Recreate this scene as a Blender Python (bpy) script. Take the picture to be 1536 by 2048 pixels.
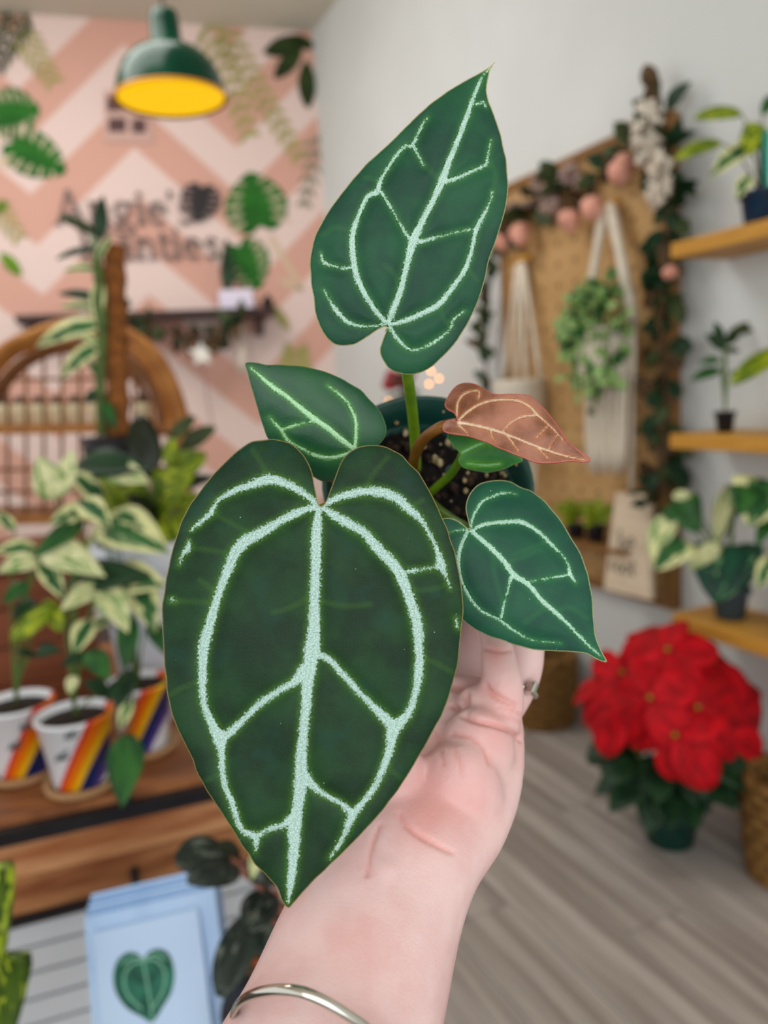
import bpy, bmesh, math, random
import numpy as np
from mathutils import Vector, Matrix
from mathutils.geometry import delaunay_2d_cdt

# ------------------------------------------------------------------ camera, world, light
for o in list(bpy.data.objects): bpy.data.objects.remove(o)
S = bpy.context.scene
COL = S.collection
FPX, EYE = 1600.0, 1.25                       # focal length in pixels of the 1536x2048 frame, lens height
_dn = np.array([648.0, -10476.0, -FPX]); _dn /= np.linalg.norm(_dn)
_up = -_dn
_y = np.array([0, 0, -1.0]) - _up * _up[2] * -1.0
_y = np.array([0, 0, -1.0]) - _up * np.dot([0, 0, -1.0], _up); _y /= np.linalg.norm(_y)
_x = np.cross(_y, _up)
CM = np.array([_x, _y, _up])                  # world = CM @ camera
O3 = np.array([0, 0, EYE])
cam = bpy.data.cameras.new('camera'); camo = bpy.data.objects.new('camera', cam); COL.objects.link(camo)
cam.sensor_fit = 'VERTICAL'; cam.sensor_height = 36.0; cam.lens = FPX / 2048 * 36.0
cam.clip_start = 0.01
cam.dof.use_dof = True; cam.dof.focus_distance = 0.288; cam.dof.aperture_fstop = cam.lens / 4.2
m4 = Matrix.Identity(4)
for i in range(3):
    for j in range(3): m4[i][j] = CM[i][j]
m4[2][3] = EYE
camo.matrix_world = m4
S.camera = camo
S.view_settings.view_transform = 'Standard'; S.view_settings.look = 'None'
S.view_settings.gamma = 1.0; S.view_settings.use_curve_mapping = False
S.view_settings.exposure = 0.0
S.cycles.max_bounces = 6; S.cycles.diffuse_bounces = 3; S.cycles.glossy_bounces = 2; S.cycles.transmission_bounces = 2
S.cycles.caustics_reflective = False; S.cycles.caustics_refractive = False
S.cycles.use_adaptive_sampling = True; S.cycles.adaptive_threshold = 0.02

def s2l(c):
    c = np.array(c[:3], float) / 255.0
    return tuple(np.where(c <= 0.04045, c / 12.92, ((c + 0.055) / 1.055) ** 2.4)) + (1.0,)

world = bpy.data.worlds.new('daylight'); S.world = world; world.use_nodes = True
bg = world.node_tree.nodes['Background']; bg.inputs[0].default_value = (0.96, 0.98, 1.0, 1); bg.inputs[1].default_value = 1.08

def area(name, loc, target, sx, sy, power, color=(1, 1, 1)):
    l = bpy.data.lights.new(name, 'AREA'); l.shape = 'RECTANGLE'; l.size = sx; l.size_y = sy; l.energy = power; l.color = color
    o = bpy.data.objects.new(name, l); COL.objects.link(o); o.location = loc
    d = Vector(target) - Vector(loc); o.rotation_euler = d.to_track_quat('-Z', 'Y').to_euler(); return o
area('shopfront_window_light', (0.5, -1.9, 1.9), (0.2, 2.2, 1.2), 3.4, 2.4, 40, (0.98, 0.99, 1.0))
area('pink_wall_fill_light', (-1.3, 2.9, 3.2), (-1.2, 3.6, 0.8), 1.6, 1.6, 55, (1.0, 0.98, 0.95))  # unseen fill lamp, added to brighten the pink wall end

# ------------------------------------------------------------------ projection helpers (pixel of the photo + distance -> point)
def ray(px, py): return CM @ np.array([(px - 768) / FPX, -(py - 1024) / FPX, -1.0])
def at(px, py, d): return O3 + ray(px, py) * d
def at_z(px, py, z): r = ray(px, py); return O3 + r * ((z - EYE) / r[2])
def nrm(v): v = np.asarray(v, float); return v / (np.linalg.norm(v) + 1e-12)
def proj(P):
    c = (np.asarray(P) - O3) @ CM
    return 768 + FPX * c[..., 0] / -c[..., 2], 1024 - FPX * c[..., 1] / -c[..., 2], -c[..., 2]
TOCAM = -ray(768, 1024)

RD = ray(28, 850); RD[2] = 0; RD = nrm(RD)              # along the right wall, away from us
RN = np.array([-RD[1], RD[0], 0.0])                     # out of the right wall into the room
RP = at_z(1100, 1390, 0.0)
PD = ray(6480, 437); PD[2] = 0; PD = -nrm(PD)           # along the pink wall, to the left
PN = np.array([-PD[1], PD[0], 0.0])
if PN[1] > 0: PN = -PN
if RN[0] > 0: RN = -RN
def on_plane(px, py, P, N, off=0.0):
    r = ray(px, py); return O3 + r * ((np.dot(N, P - O3) + off) / np.dot(N, r))
def on_r(px, py, off=0.0): return on_plane(px, py, RP, RN, off)
CORNER = on_r(640, 300); CORNER[2] = 0
def on_p(px, py, off=0.0): return on_plane(px, py, CORNER, PN, off)
CEIL = 3.31
UP = np.array([0, 0, 1.0])

# ------------------------------------------------------------------ materials
def new_mat(name):
    m = bpy.data.materials.new(name); m.use_nodes = True
    nt = m.node_tree; return m, nt, nt.nodes['Principled BSDF']
def N(nt, t, **kw):
    n = nt.nodes.new(t)
    for k, v in kw.items():
        if k in n.inputs: n.inputs[k].default_value = v
        else: setattr(n, k, v)
    return n
def L(nt, a, b): nt.links.new(a, b)
def mth(nt, op, a, b=None, c=None, clamp=False):
    n = nt.nodes.new('ShaderNodeMath'); n.operation = op; n.use_clamp = clamp
    for i, v in enumerate((a, b, c)):
        if v is None: continue
        if hasattr(v, 'links'): L(nt, v, n.inputs[i])
        else: n.inputs[i].default_value = v
    return n.outputs[0]
def mixc(nt, f, a, b):
    n = nt.nodes.new('ShaderNodeMix'); n.data_type = 'RGBA'
    for k, v in ((0, f), (6, a), (7, b)):
        if hasattr(v, 'links'): L(nt, v, n.inputs[k])
        else: n.inputs[k].default_value = v
    return n.outputs[2]
def ramp(nt, f, lo, hi):
    n = nt.nodes.new('ShaderNodeMapRange'); n.interpolation_type = 'SMOOTHSTEP'
    L(nt, f, n.inputs[0]); n.inputs[1].default_value = lo; n.inputs[2].default_value = hi
    return n.outputs[0]
def noise(nt, scale, vec=None, detail=3.0, rough=0.55, stretch=None):
    n = N(nt, 'ShaderNodeTexNoise', Scale=scale, Detail=detail, Roughness=rough)
    if vec is None: vec = N(nt, 'ShaderNodeTexCoord').outputs['Object']
    if stretch:
        mp = N(nt, 'ShaderNodeMapping'); mp.inputs['Scale'].default_value = stretch; L(nt, vec, mp.inputs[0]); vec = mp.outputs[0]
    L(nt, vec, n.inputs['Vector']); return n.outputs[0]
MATS = {}
def pm(name, c1, c2=None, scale=8.0, rough=0.6, metal=0.0, spec=0.3, bump=0.0, bscale=None, stretch=None, sub=0.0, detail=3.0, trans=0.0, coat=0.0):
    if name in MATS: return MATS[name]
    m, nt, p = new_mat(name)
    p.inputs['Roughness'].default_value = rough; p.inputs['Metallic'].default_value = metal
    p.inputs['Specular IOR Level'].default_value = spec; p.inputs['Coat Weight'].default_value = coat
    if c2 is None: p.inputs['Base Color'].default_value = s2l(c1)
    else:
        f = noise(nt, scale, stretch=stretch, detail=detail); f = ramp(nt, f, 0.32, 0.68)
        L(nt, mixc(nt, f, s2l(c1), s2l(c2)), p.inputs['Base Color'])
    if sub:
        p.inputs['Subsurface Weight'].default_value = sub; p.inputs['Subsurface Scale'].default_value = 0.004
    if trans:
        p.inputs['Transmission Weight'].default_value = trans
    if bump:
        b = N(nt, 'ShaderNodeBump', Strength=bump, Distance=0.004)
        L(nt, noise(nt, bscale or scale * 4, stretch=stretch), b.inputs['Height']); L(nt, b.outputs[0], p.inputs['Normal'])
    MATS[name] = m; return m
def emit(name, c, strength):
    m, nt, p = new_mat(name); p.inputs['Base Color'].default_value = (0, 0, 0, 1); p.inputs['Specular IOR Level'].default_value = 0.1
    p.inputs['Emission Color'].default_value = s2l(c); p.inputs['Emission Strength'].default_value = strength
    MATS[name] = m; return m

# leaf-space material for background leaves: attribute lp = (side -1..1, along 0..1, random)
def leafmat(name, base, vari=None, amount=0.5, dark=None, rough=0.45, midrib=None, edge=False):
    if name in MATS: return MATS[name]
    m, nt, p = new_mat(name)
    a = N(nt, 'ShaderNodeAttribute', attribute_name='lp')
    oi = N(nt, 'ShaderNodeObjectInfo')
    sx = N(nt, 'ShaderNodeSeparateXYZ'); L(nt, a.outputs['Vector'], sx.inputs[0])
    ad = N(nt, 'ShaderNodeVectorMath', operation='ADD'); L(nt, a.outputs['Vector'], ad.inputs[0])
    cb = N(nt, 'ShaderNodeCombineXYZ'); L(nt, mth(nt, 'MULTIPLY', oi.outputs['Random'], 37.0), cb.inputs[2]); L(nt, cb.outputs[0], ad.inputs[1])
    n1 = noise(nt, 1.6, vec=ad.outputs[0], detail=2.0)
    col = mixc(nt, ramp(nt, n1, 0.35, 0.65), s2l(base), s2l(dark or tuple(0.6 * x for x in base)))
    if vari:
        n2 = noise(nt, 2.6, vec=ad.outputs[0], detail=3.0, rough=0.7)
        f = n2
        if edge: f = mth(nt, 'ADD', n2, mth(nt, 'MULTIPLY_ADD', mth(nt, 'ABSOLUTE', sx.outputs[0]), 0.5, -0.28))
        col = mixc(nt, ramp(nt, f, 0.62 - 0.25 * amount, 0.68 - 0.22 * amount), col, s2l(vari))
    if midrib:
        f = ramp(nt, mth(nt, 'ABSOLUTE', sx.outputs[0]), 0.10, 0.03)
        n = nt.nodes[-1]
        col = mixc(nt, f, col, s2l(midrib))
    L(nt, col, p.inputs['Base Color']); p.inputs['Roughness'].default_value = rough; p.inputs['Specular IOR Level'].default_value = 0.25
    MATS[name] = m; return m

# ------------------------------------------------------------------ object helpers
W = {}                                                   # world origin of every object
def tag(o, label=None, cat=None, group=None, kind=None):
    if label: o['label'] = label
    if cat: o['category'] = cat
    if group: o['group'] = group
    if kind: o['kind'] = kind
    return o
def put(o, parent, origin):
    COL.objects.link(o)
    W[o.name] = np.asarray(origin, float)
    if parent is not None:
        o.parent = parent; o.location = tuple(W[o.name] - W[parent.name])
    else: o.location = tuple(W[o.name])
    return o
def thing(name, loc, label, cat, group=None):
    o = bpy.data.objects.new(name, None); o.empty_display_size = 0.05
    put(o, None, loc); return tag(o, label, cat, group)
def mk(name, V, F, mat, parent=None, smooth=True, origin=None, attrs=None, **t):
    V = np.asarray(V, float)
    if origin is None:
        origin = (V.min(0) + V.max(0)) / 2
        if parent is None: origin[2] = V[:, 2].min()
    me = bpy.data.meshes.new(name)
    me.from_pydata((V - origin).tolist(), [], [tuple(int(i) for i in f) for f in F]); me.update()
    if smooth: me.polygons.foreach_set('use_smooth', [True] * len(me.polygons))
    if mat is not None: me.materials.append(mat)
    for k, (ty, data) in (attrs or {}).items():
        at_ = me.attributes.new(k, ty, 'POINT'); at_.data.foreach_set('vector' if ty == 'FLOAT_VECTOR' else 'value', np.asarray(data, np.float32).ravel())
    o = bpy.data.objects.new(name, me); put(o, parent, origin)
    return tag(o, **t)
class B:
    def __init__(s): s.v = []; s.f = []
    def add(s, V, F):
        b = len(s.v); s.v += [tuple(v) for v in V]; s.f += [tuple(i + b for i in f) for f in F]; return s
    def box(s, c, size, ax=None, bev=0.0):
        ax = np.eye(3) if ax is None else np.array(ax)   # rows: local axes
        h = np.array(size) / 2
        V = [np.asarray(c) + (np.array([x, y, z]) * h) @ ax for x in (-1, 1) for y in (-1, 1) for z in (-1, 1)]
        return s.add(V, [(0, 1, 3, 2), (4, 6, 7, 5), (0, 4, 5, 1), (2, 3, 7, 6), (0, 2, 6, 4), (1, 5, 7, 3)])
    def tube(s, P, r, n=8, caps=True, flat=None):
        P = np.asarray(P, float); k = len(P)
        r = np.full(k, r) if np.isscalar(r) else np.asarray(r, float)
        T = np.gradient(P, axis=0); T /= np.linalg.norm(T, axis=1)[:, None] + 1e-12
        ref = np.array([0, 0, 1.0]) if abs(T[0][2]) < 0.9 else np.array([1.0, 0, 0])
        V = []; u = nrm(np.cross(T[0], ref))
        for i in range(k):
            u = nrm(u - T[i] * np.dot(u, T[i])); w = np.cross(T[i], u)
            for j in range(n):
                a = 2 * math.pi * j / n
                V.append(P[i] + r[i] * (math.cos(a) * u + math.sin(a) * w))
        F = [(i * n + j, i * n + (j + 1) % n, (i + 1) * n + (j + 1) % n, (i + 1) * n + j) for i in range(k - 1) for j in range(n)]
        if caps: F += [tuple(range(n))[::-1], tuple(range((k - 1) * n, k * n))]
        return s.add(V, F)
    def lathe(s, prof, c, axis=(0, 0, 1), n=28, caps=True):
        axis = nrm(axis); u = nrm(np.cross(axis, [0, 1, 0] if abs(axis[1]) < 0.9 else [1, 0, 0])); w = np.cross(axis, u)
        V = [np.asarray(c) + axis * z + r * (math.cos(2 * math.pi * j / n) * u + math.sin(2 * math.pi * j / n) * w) for r, z in prof for j in range(n)]
        k = len(prof)
        F = [(i * n + j, i * n + (j + 1) % n, (i + 1) * n + (j + 1) % n, (i + 1) * n + j) for i in range(k - 1) for j in range(n)]
        if caps and prof[0][0] > 1e-6: F.append(tuple(range(n))[::-1])
        if caps and prof[-1][0] > 1e-6: F.append(tuple(range((k - 1) * n, k * n)))
        return s.add(V, F)
    def ball(s, c, r, n=10, m=6, sq=(1, 1, 1)):
        V = []; c = np.asarray(c)
        for i in range(m + 1):
            t = math.pi * i / m
            for j in range(n):
                a = 2 * math.pi * j / n
                V.append(c + r * np.array([math.sin(t) * math.cos(a), math.sin(t) * math.sin(a), math.cos(t)]) * sq)
        return s.add(V, [(i * n + j, (i + 1) * n + j, (i + 1) * n + (j + 1) % n, i * n + (j + 1) % n) for i in range(m) for j in range(n)])
    def prism(s, poly, nvec, th):
        """flat polygon (3d points) given thickness along nvec"""
        k = len(poly); nv = np.asarray(nvec) * th
        V = [np.asarray(p) for p in poly] + [np.asarray(p) + nv for p in poly]
        return s.add(V, [tuple(range(k))[::-1], tuple(range(k, 2 * k))] + [(i, (i + 1) % k, k + (i + 1) % k, k + i) for i in range(k)])
    def mk(s, name, mat, parent=None, smooth=True, **t): return mk(name, s.v, s.f, mat, parent, smooth, **t)
def rot_axes(d):
    """frame rows: along d (horizontal), depth, up"""
    d = nrm(d); return np.array([d, np.cross(UP, d), UP])
def bez(a, b, c, n=8):
    t = np.linspace(0, 1, n)[:, None]; a, b, c = map(np.asarray, (a, b, c)); return (1 - t) ** 2 * a + 2 * t * (1 - t) * b + t * t * c
def catmull(P, per=6, closed=False):
    P = np.asarray(P, float); n = len(P); out = []
    for i in range(n if closed else n - 1):
        g = lambda k: P[k % n] if closed else P[min(max(k, 0), n - 1)]
        p0, p1, p2, p3 = g(i - 1), g(i), g(i + 1), g(i + 2)
        for j in range(per):
            t = j / per
            out.append(0.5 * (2 * p1 + (p2 - p0) * t + (2 * p0 - 5 * p1 + 4 * p2 - p3) * t * t + (3 * p1 - p0 - 3 * p2 + p3) * t ** 3))
    if not closed: out.append(P[-1])
    return np.array(out)

# ---- shared leaf blades (unit length along +Y, normal +Z) as mesh data, used many times
LEAVES = {}
def leafmesh(key, mat, half, droop=0.25, fold=0.25, cup=0.0, nt_=7, ns=2, wave=0.0, seed=0):
    rnd = random.Random(seed); V = []; A = []; Fc = []
    for i in range(nt_ + 1):
        t = i / nt_; w = half(t)
        for j in range(-ns, ns + 1):
            s_ = j / ns
            z = -droop * t * t + fold * abs(s_) * w - cup * s_ * s_ * w + wave * math.sin(7 * t + 2 * s_) * abs(s_) * 0.3
            back = 0.0
            V.append((s_ * w, t - back, z)); A.append((s_, t, 0))
    m = 2 * ns + 1
    for i in range(nt_):
        for j in range(m - 1): Fc.append((i * m + j, i * m + j + 1, (i + 1) * m + j + 1, (i + 1) * m + j))
    # underside shell for thickness
    k = len(V); th = 0.012
    V2 = V + [(x, y, z - th) for x, y, z in V]
    F2 = Fc + [tuple(q + k for q in f[::-1]) for f in Fc]
    rim = [j for j in range(m)] + [i * m + m - 1 for i in range(1, nt_ + 1)] + [nt_ * m + j for j in range(m - 2, -1, -1)] + [i * m for i in range(nt_ - 1, 0, -1)]
    for a, b in zip(rim, rim[1:] + rim[:1]): F2.append((b, a, a + k, b + k))
    me = bpy.data.meshes.new(key); me.from_pydata(V2, [], F2); me.update()
    me.polygons.foreach_set('use_smooth', [True] * len(me.polygons)); me.materials.append(mat)
    at_ = me.attributes.new('lp', 'FLOAT_VECTOR', 'POINT'); at_.data.foreach_set('vector', np.array(A + A, np.float32).ravel())
    LEAVES[key] = me; return me
def lance(w): return lambda t: w * (math.sin(math.pi * min(1, t * 0.97 + 0.03)) ** 0.75) * (1.15 - 0.45 * t)
def oval(w): return lambda t: w * max(0.02, math.sin(math.pi * (0.02 + 0.96 * t))) ** 0.55
def heart(w): return lambda t: w * (0.35 + 0.65 * min(1, t * 6)) * max(0.01, (1 - t)) ** 0.62 * 1.15
def blade(name, mesh, parent, base, tip, nh, wid=1.0, zs=None, **t):
    base = np.asarray(base); d = np.asarray(tip) - base; ln = np.linalg.norm(d); y = d / ln
    z = np.asarray(nh, float) - y * np.dot(nh, y); z = nrm(z); x = np.cross(y, z)
    o = bpy.data.objects.new(name, mesh); put(o, parent, base)
    M = Matrix.Identity(4); zs = ln if zs is None else zs * ln
    for i in range(3): M[i][0] = x[i] * ln * wid; M[i][1] = y[i] * ln; M[i][2] = z[i] * zs
    loc = W[o.name] - W[parent.name]
    for i in range(3): M[i][3] = loc[i]
    o.matrix_local = M; return tag(o, **t)
def potted(parent, c, r1, r0, h, mat, soil, rim=0.006, tilt=(0, 0, 1), potname='pot'):
    b = B(); w = 0.004 + 0.02 * r1
    b.lathe([(0, 0), (r0 * 0.9, 0), (r0, 0.003), (r0 + (r1 - r0) * 0.8, h * 0.8), (r1, h * 0.84), (r1 + rim, h * 0.85), (r1 + rim, h), (r1 - w * 0.5, h), (r1 - w, h * 0.97), (r1 - w * 1.2, h * 0.86), (0, h * 0.86)], c, tilt)
    o = b.mk(potname, mat, parent)
    s_ = B(); s_.lathe([(r1 - w, h * 0.80), (r1 - w, h * 0.87), (r1 * 0.5, h * 0.90), (0, h * 0.905)], c, tilt, n=18); s_.mk('soil', soil, parent)
    return o

# ------------------------------------------------------------------ room structure
rng = random.Random(4)
def u_p(P): return np.dot(np.asarray(P) - CORNER, PD)
U1 = u_p(on_p(268, 292)); UL = u_p(on_p(64, 387)); UR = u_p(on_p(477, 322)); CW = (UL - UR) / 2
Z0 = on_p(262, 90)[2]; PER = on_p(285, 90)[2] - on_p(285, 294)[2]
def chevron():
    m, nt, p = new_mat('pink_chevron_paint')
    tc = N(nt, 'ShaderNodeTexCoord').outputs['Object']
    dp = N(nt, 'ShaderNodeVectorMath', operation='DOT_PRODUCT'); L(nt, tc, dp.inputs[0]); dp.inputs[1].default_value = tuple(PD)
    sp = N(nt, 'ShaderNodeSeparateXYZ'); L(nt, tc, sp.inputs[0])
    k = mth(nt, 'DIVIDE', mth(nt, 'SUBTRACT', dp.outputs['Value'], U1), CW)
    r = mth(nt, 'MULTIPLY', mth(nt, 'ROUND', mth(nt, 'DIVIDE', k, 2.0)), 2.0)
    tri = mth(nt, 'ABSOLUTE', mth(nt, 'SUBTRACT', k, r))
    ve = mth(nt, 'MULTIPLY_ADD', tri, CW * 0.92, sp.outputs[2])
    ph = mth(nt, 'FRACT', mth(nt, 'ADD', mth(nt, 'DIVIDE', mth(nt, 'SUBTRACT', Z0, ve), PER), 20.0))
    f = mth(nt, 'LESS_THAN', ph, 0.5)
    L(nt, mixc(nt, f, s2l((216, 165, 147)), s2l((232, 206, 197))), p.inputs['Base Color']); p.inputs['Roughness'].default_value = 0.8
    return m
def slab(name, P, d, ln, n, th, z0, z1, mat):
    """wall face through P, running ln along d, room side n"""
    d = nrm(d); n = nrm(n); P = np.array(P, float)
    V = [P + d * a + n * b + UP * z for a in (0, ln) for b in (0, -th) for z in (z0, z1)]
    return mk(name, V, [(0, 1, 3, 2), (4, 6, 7, 5), (0, 4, 5, 1), (2, 3, 7, 6), (0, 2, 6, 4), (1, 5, 7, 3)], mat, None, False, origin=np.array([P[0], P[1], 0.0]), kind='structure')
M_WALL = pm('warm_grey_wall_paint', (212, 215, 212), (218, 221, 218), 2.0, 0.85, bump=0.02, bscale=300)
wall_back = slab('wall_back', CORNER, PD, 5.2, PN, 0.1, 0, CEIL, chevron())
wall_right = slab('wall_right', CORNER, -RD, 7.6, RN, 0.1, 0, CEIL, M_WALL)
M_CEIL = pm('ceiling_paint', (220, 214, 198), (226, 220, 204), 1.5, 0.9)
c0 = CORNER
fl = [c0 + PD * 5.2, c0, c0 - RD * 7.6, c0 + PD * 5.2 - RD * 7.6]
def plate(name, quad, z0, z1, mat):
    V = [np.array([q[0], q[1], z]) for z in (z0, z1) for q in quad]
    return mk(name, V, [(3, 2, 1, 0), (4, 5, 6, 7), (0, 1, 5, 4), (1, 2, 6, 5), (2, 3, 7, 6), (3, 0, 4, 7)], mat, None, False, kind='structure')
plate('ceiling', fl, CEIL, CEIL + 0.1, M_CEIL)
def plankmat():
    m, nt, p = new_mat('grey_brown_plank')
    tc = N(nt, 'ShaderNodeTexCoord').outputs['Object']; oi = N(nt, 'ShaderNodeObjectInfo')
    ad = N(nt, 'ShaderNodeVectorMath', operation='ADD'); L(nt, tc, ad.inputs[0])
    cb = N(nt, 'ShaderNodeCombineXYZ'); L(nt, mth(nt, 'MULTIPLY', oi.outputs['Random'], 61.0), cb.inputs[0]); L(nt, mth(nt, 'MULTIPLY', oi.outputs['Random'], 17.0), cb.inputs[1]); L(nt, cb.outputs[0], ad.inputs[1])
    f = ramp(nt, noise(nt, 1.0, vec=ad.outputs[0], stretch=(0.9, 26, 1), detail=4.0), 0.33, 0.67)
    g = ramp(nt, noise(nt, 1.0, vec=ad.outputs[0], stretch=(5, 160, 1), detail=2.0), 0.3, 0.7)
    c = mixc(nt, f, s2l((146, 136, 128)), s2l((204, 195, 187)))
    c = mixc(nt, mth(nt, 'MULTIPLY', g, 0.35), c, s2l((118, 107, 99)))
    c = mixc(nt, mth(nt, 'MULTIPLY', oi.outputs['Random'], 0.35), c, s2l((152, 140, 130)))
    L(nt, c, p.inputs['Base Color']); p.inputs['Roughness'].default_value = 0.5; return m
M_PLANK = plankmat()
floor = plate('floor', fl, -0.1, -0.006, pm('floor_joint', (62, 54, 47), (70, 60, 52), 4))
PW, PL = 0.17, 1.22
bpl = B(); bpl.box((0, 0, -0.003), (PL - 0.003, PW - 0.003, 0.006))
pme = bpy.data.meshes.new('plank'); pme.from_pydata(bpl.v, [], bpl.f); pme.update(); pme.materials.append(M_PLANK)
ang = math.atan2(-RD[1], -RD[0]); npl = 0
for j in range(15):
    for i in range(6):
        a = (i + 0.5) * PL + (j * 0.41 % 1.0) * PL - 0.6; b_ = 0.02 + (j + 0.5) * PW
        c = CORNER - RD * a + RN * b_
        if a < 0.55: continue
        o = bpy.data.objects.new('plank', pme); put(o, floor, (c[0], c[1], 0.0)); o.rotation_euler = (0, 0, ang); npl += 1
base = B(); base.box(CORNER - RD * 3.8 + RN * 0.008 + UP * 0.05, (7.5, 0.016, 0.1), rot_axes(RD)); base.mk('baseboard_right', pm('white_trim', (222, 220, 214), rough=0.5), None, False, kind='structure')
base = B(); base.box(CORNER + PD * 2.6 + PN * 0.008 + UP * 0.05, (5.1, 0.016, 0.1), rot_axes(PD)); base.mk('baseboard_back', MATS['white_trim'], None, False, kind='structure')

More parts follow.
